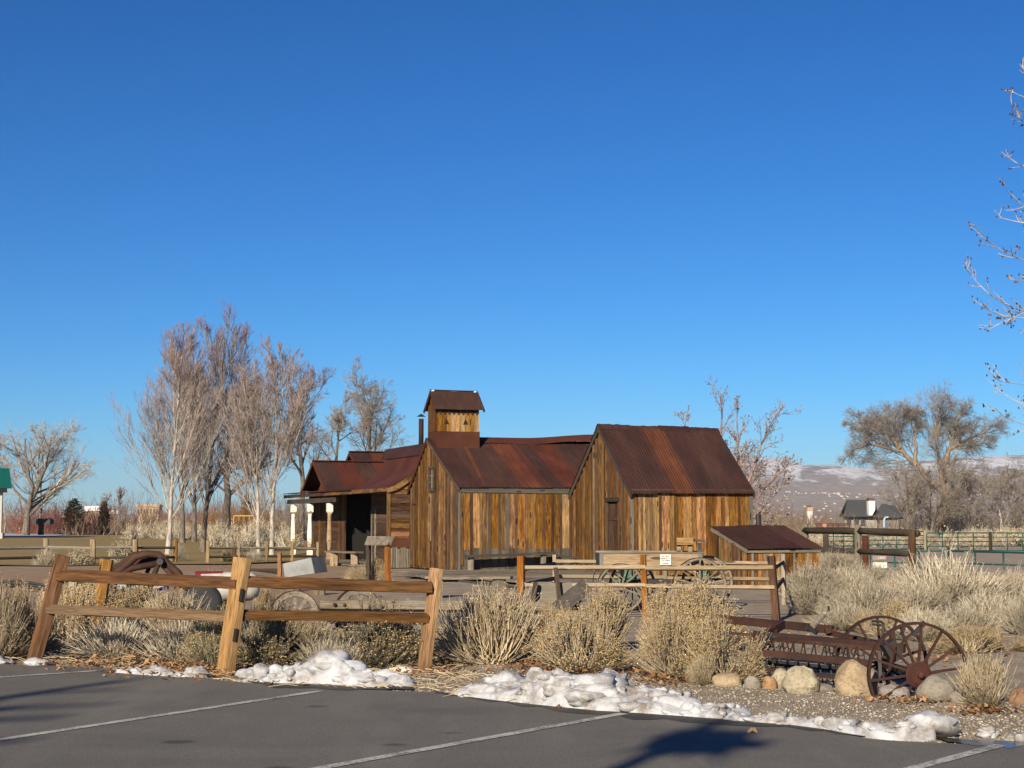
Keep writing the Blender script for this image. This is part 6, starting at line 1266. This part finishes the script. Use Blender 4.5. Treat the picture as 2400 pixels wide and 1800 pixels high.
def leaves(name, spots, seed, size=.028):
    g = np.random.RandomState(seed); C = []
    for (px, py, sx, sy, n, hz) in spots:
        for k in range(n): p = gr(px+g.normal()*sx, py+g.normal()*sy); C.append((p.x, p.y, abs(g.normal())*hz+.008))
    C = np.array(C); m = len(C); a = g.uniform(0, 6.28, m); u = np.stack([np.cos(a), np.sin(a), g.normal(size=m)*.5], 1); w = np.stack([-np.sin(a), np.cos(a), g.normal(size=m)*.5], 1); s = size*g.uniform(.6, 1.3, m)[:, None]
    nz = np.array([0, 0, 1.])*(s*.35); v = np.stack([C-u*s, C-w*s*.6+nz, C+u*s+nz*.3, C+w*s*.6+nz, C], 1); b = 5*np.arange(m)[:, None]
    f = np.concatenate([b+np.array([[0, 1, 4]]), b+np.array([[1, 2, 4]]), b+np.array([[2, 3, 4]]), b+np.array([[3, 0, 4]])]); mobj(name, np_mesh(name, v.reshape(-1, 3), f, LEAF), kind='stuff')
leaves('fallen_leaves', [(330, 1558, 60, 14, 420, .05), (440, 1572, 60, 10, 420, .05), (350, 1535, 40, 10, 260, .07), (500, 1580, 40, 8, 160, .04), (20, 1525, 40, 12, 120, .03), (620, 1575, 60, 10, 260, .04), (1010, 1575, 40, 8, 160, .03), (1260, 1570, 60, 10, 260, .04), (1440, 1575, 60, 10, 260, .05), (1560, 1600, 50, 6, 120, .03), (2150, 1645, 60, 5, 120, .02), (2320, 1670, 50, 5, 120, .02), (160, 1560, 60, 8, 120, .02), (1900, 1500, 120, 25, 200, .03), (2200, 1540, 120, 12, 200, .03)], 8)
leaves('asphalt_leaves', [(1310, 1662, 6, 1.5, 8, .01), (1615, 1680, 8, 1.5, 9, .01), (640, 1608, 8, 2, 8, .01), (710, 1611, 8, 2, 8, .01)], 9, .025)
q = gr(1761, 1721); lf1 = MB(); lf1.add([q+V(-.04, -.02, .0), q+V(0, -.035, .03), q+V(.05, -.01, .01), q+V(.035, .03, .045), q+V(-.02, .03, .03), q+V(0, 0, .05)], [(0, 1, 5), (1, 2, 5), (2, 3, 5), (3, 4, 5), (4, 0, 5)])
tag(build('dry_leaf', lf1, m_plain('tan_leaf', (.42, .27, .13), .8), None), 'single curled tan leaf lying alone on the asphalt', 'leaf')
# loose straws on the ground
g = np.random.RandomState(3); n = 700; px = g.uniform(-20, 1300, n); py = np.array([edge_y(x) for x in px])-g.uniform(2, 60, n); B = np.array([tuple(gr(x, y)) for x, y in zip(px, py)]); a = g.normal(size=n)*.5+g.choice([0, 3.14], n); l = g.uniform(.08, .35, n)
E = B+np.stack([np.cos(a)*l, np.sin(a)*l, g.uniform(0, .06, n)], 1); M_ = (B+E)/2+np.array([0, 0, .03]); v, f = rings(np.stack([B+np.array([0, 0, .008]), M_, E+np.array([0, 0, .008])], 1), np.full((n, 3), .0035), 3); mobj('loose_straw', np_mesh('loose_straw', v, f, STEM), kind='stuff')
# ================================================================ two trees behind the camera, whose shadows lie on the asphalt
def caster(label, Bxy, limbs, seed, leaf=None):
    te = math.tan(SUN_EL); b = Vector((Bxy[0], Bxy[1], 0)); pts = []
    def up(px, py):
        G = gr(px, py); t = (G-b).dot(DXY); p = G-DXY*t; return V(p.x, p.y, t*te)
    T = thing('bare_tree', label, 'tree', b); first = True
    for L, r in limbs:
        P = [up(*q) for q in L]
        if first: P = [V(P[0].x, P[0].y, -.1)]+P; first = False
        rr = list(np.linspace(r, r*.45, len(P))); build('trunk' if r > .11 else 'limb', MB().tube(P, rr, 8), BK_G, T, True)
    if leaf:
        g = np.random.RandomState(seed); parts = []
        for (px, py, rx, rz, n) in leaf:
            c = up(px, py); q = g.normal(size=(n, 3)); q /= np.linalg.norm(q, axis=1, keepdims=True); q *= g.uniform(.1, 1, n)[:, None]**.45*np.array([rx, rx*.6, rz]); B = np.array(tuple(c))+q; d = g.normal(size=(n, 3))*.13; parts.append(rings(np.stack([B-d, B, B+d], 1), np.full((n, 3), .035)*np.array([.6, 1, .6]), 3))
        v, f = joinm(parts); mobj('leaf_clumps', np_mesh('leaf_clumps', v, f, TW_B), T, kind='stuff')
G0 = gr(1640, 1742); B1 = G0-DXY*17.0
caster('young tree behind the camera whose shadow falls in the middle of the asphalt', (B1.x, B1.y), [([(1330, 1850), (1480, 1795), (1560, 1757), (1620, 1735), (1680, 1700), (1715, 1690)], .09), ([(1600, 1745), (1630, 1715), (1665, 1692)], .05), ([(1600, 1742), (1680, 1742), (1745, 1745)], .05)], 4, [(1628, 1742, .20, .10, 260), (1690, 1744, .12, .06, 70)])
G0 = gr(0, 1655); B2 = G0-DXY*26.0
caster('bare tree behind the camera at the left, its branch shadows streaking the asphalt', (B2.x, B2.y), [([(-420, 1790), (-200, 1690), (0, 1640), (150, 1618), (310, 1596)], .16), ([(-200, 1690), (0, 1662), (120, 1660), (290, 1652)], .07), ([(-260, 1710), (0, 1638), (200, 1622), (280, 1620)], .07), ([(-240, 1705), (0, 1690), (160, 1685)], .09), ([(-300, 1740), (0, 1745), (110, 1735)], .08), ([(-200, 1690), (0, 1668), (90, 1655)], .1)], 5)
# ================================================================ thin valley air
hzm = bpy.data.materials.new('haze_air'); hzm.use_nodes = True; hn = hzm.node_tree; hn.nodes.remove(hn.nodes['Principled BSDF'])
vp = hn.nodes.new('ShaderNodeVolumePrincipled'); vp.inputs['Density'].default_value = 6e-5; vp.inputs['Color'].default_value = (.72, .84, 1, 1); vp.inputs['Anisotropy'].default_value = .1
hn.links.new(vp.outputs[0], hn.nodes['Material Output'].inputs['Volume'])
build('haze', MB().box((0, 4200, 120), (14000, 10600, 264)), hzm, kind='stuff')
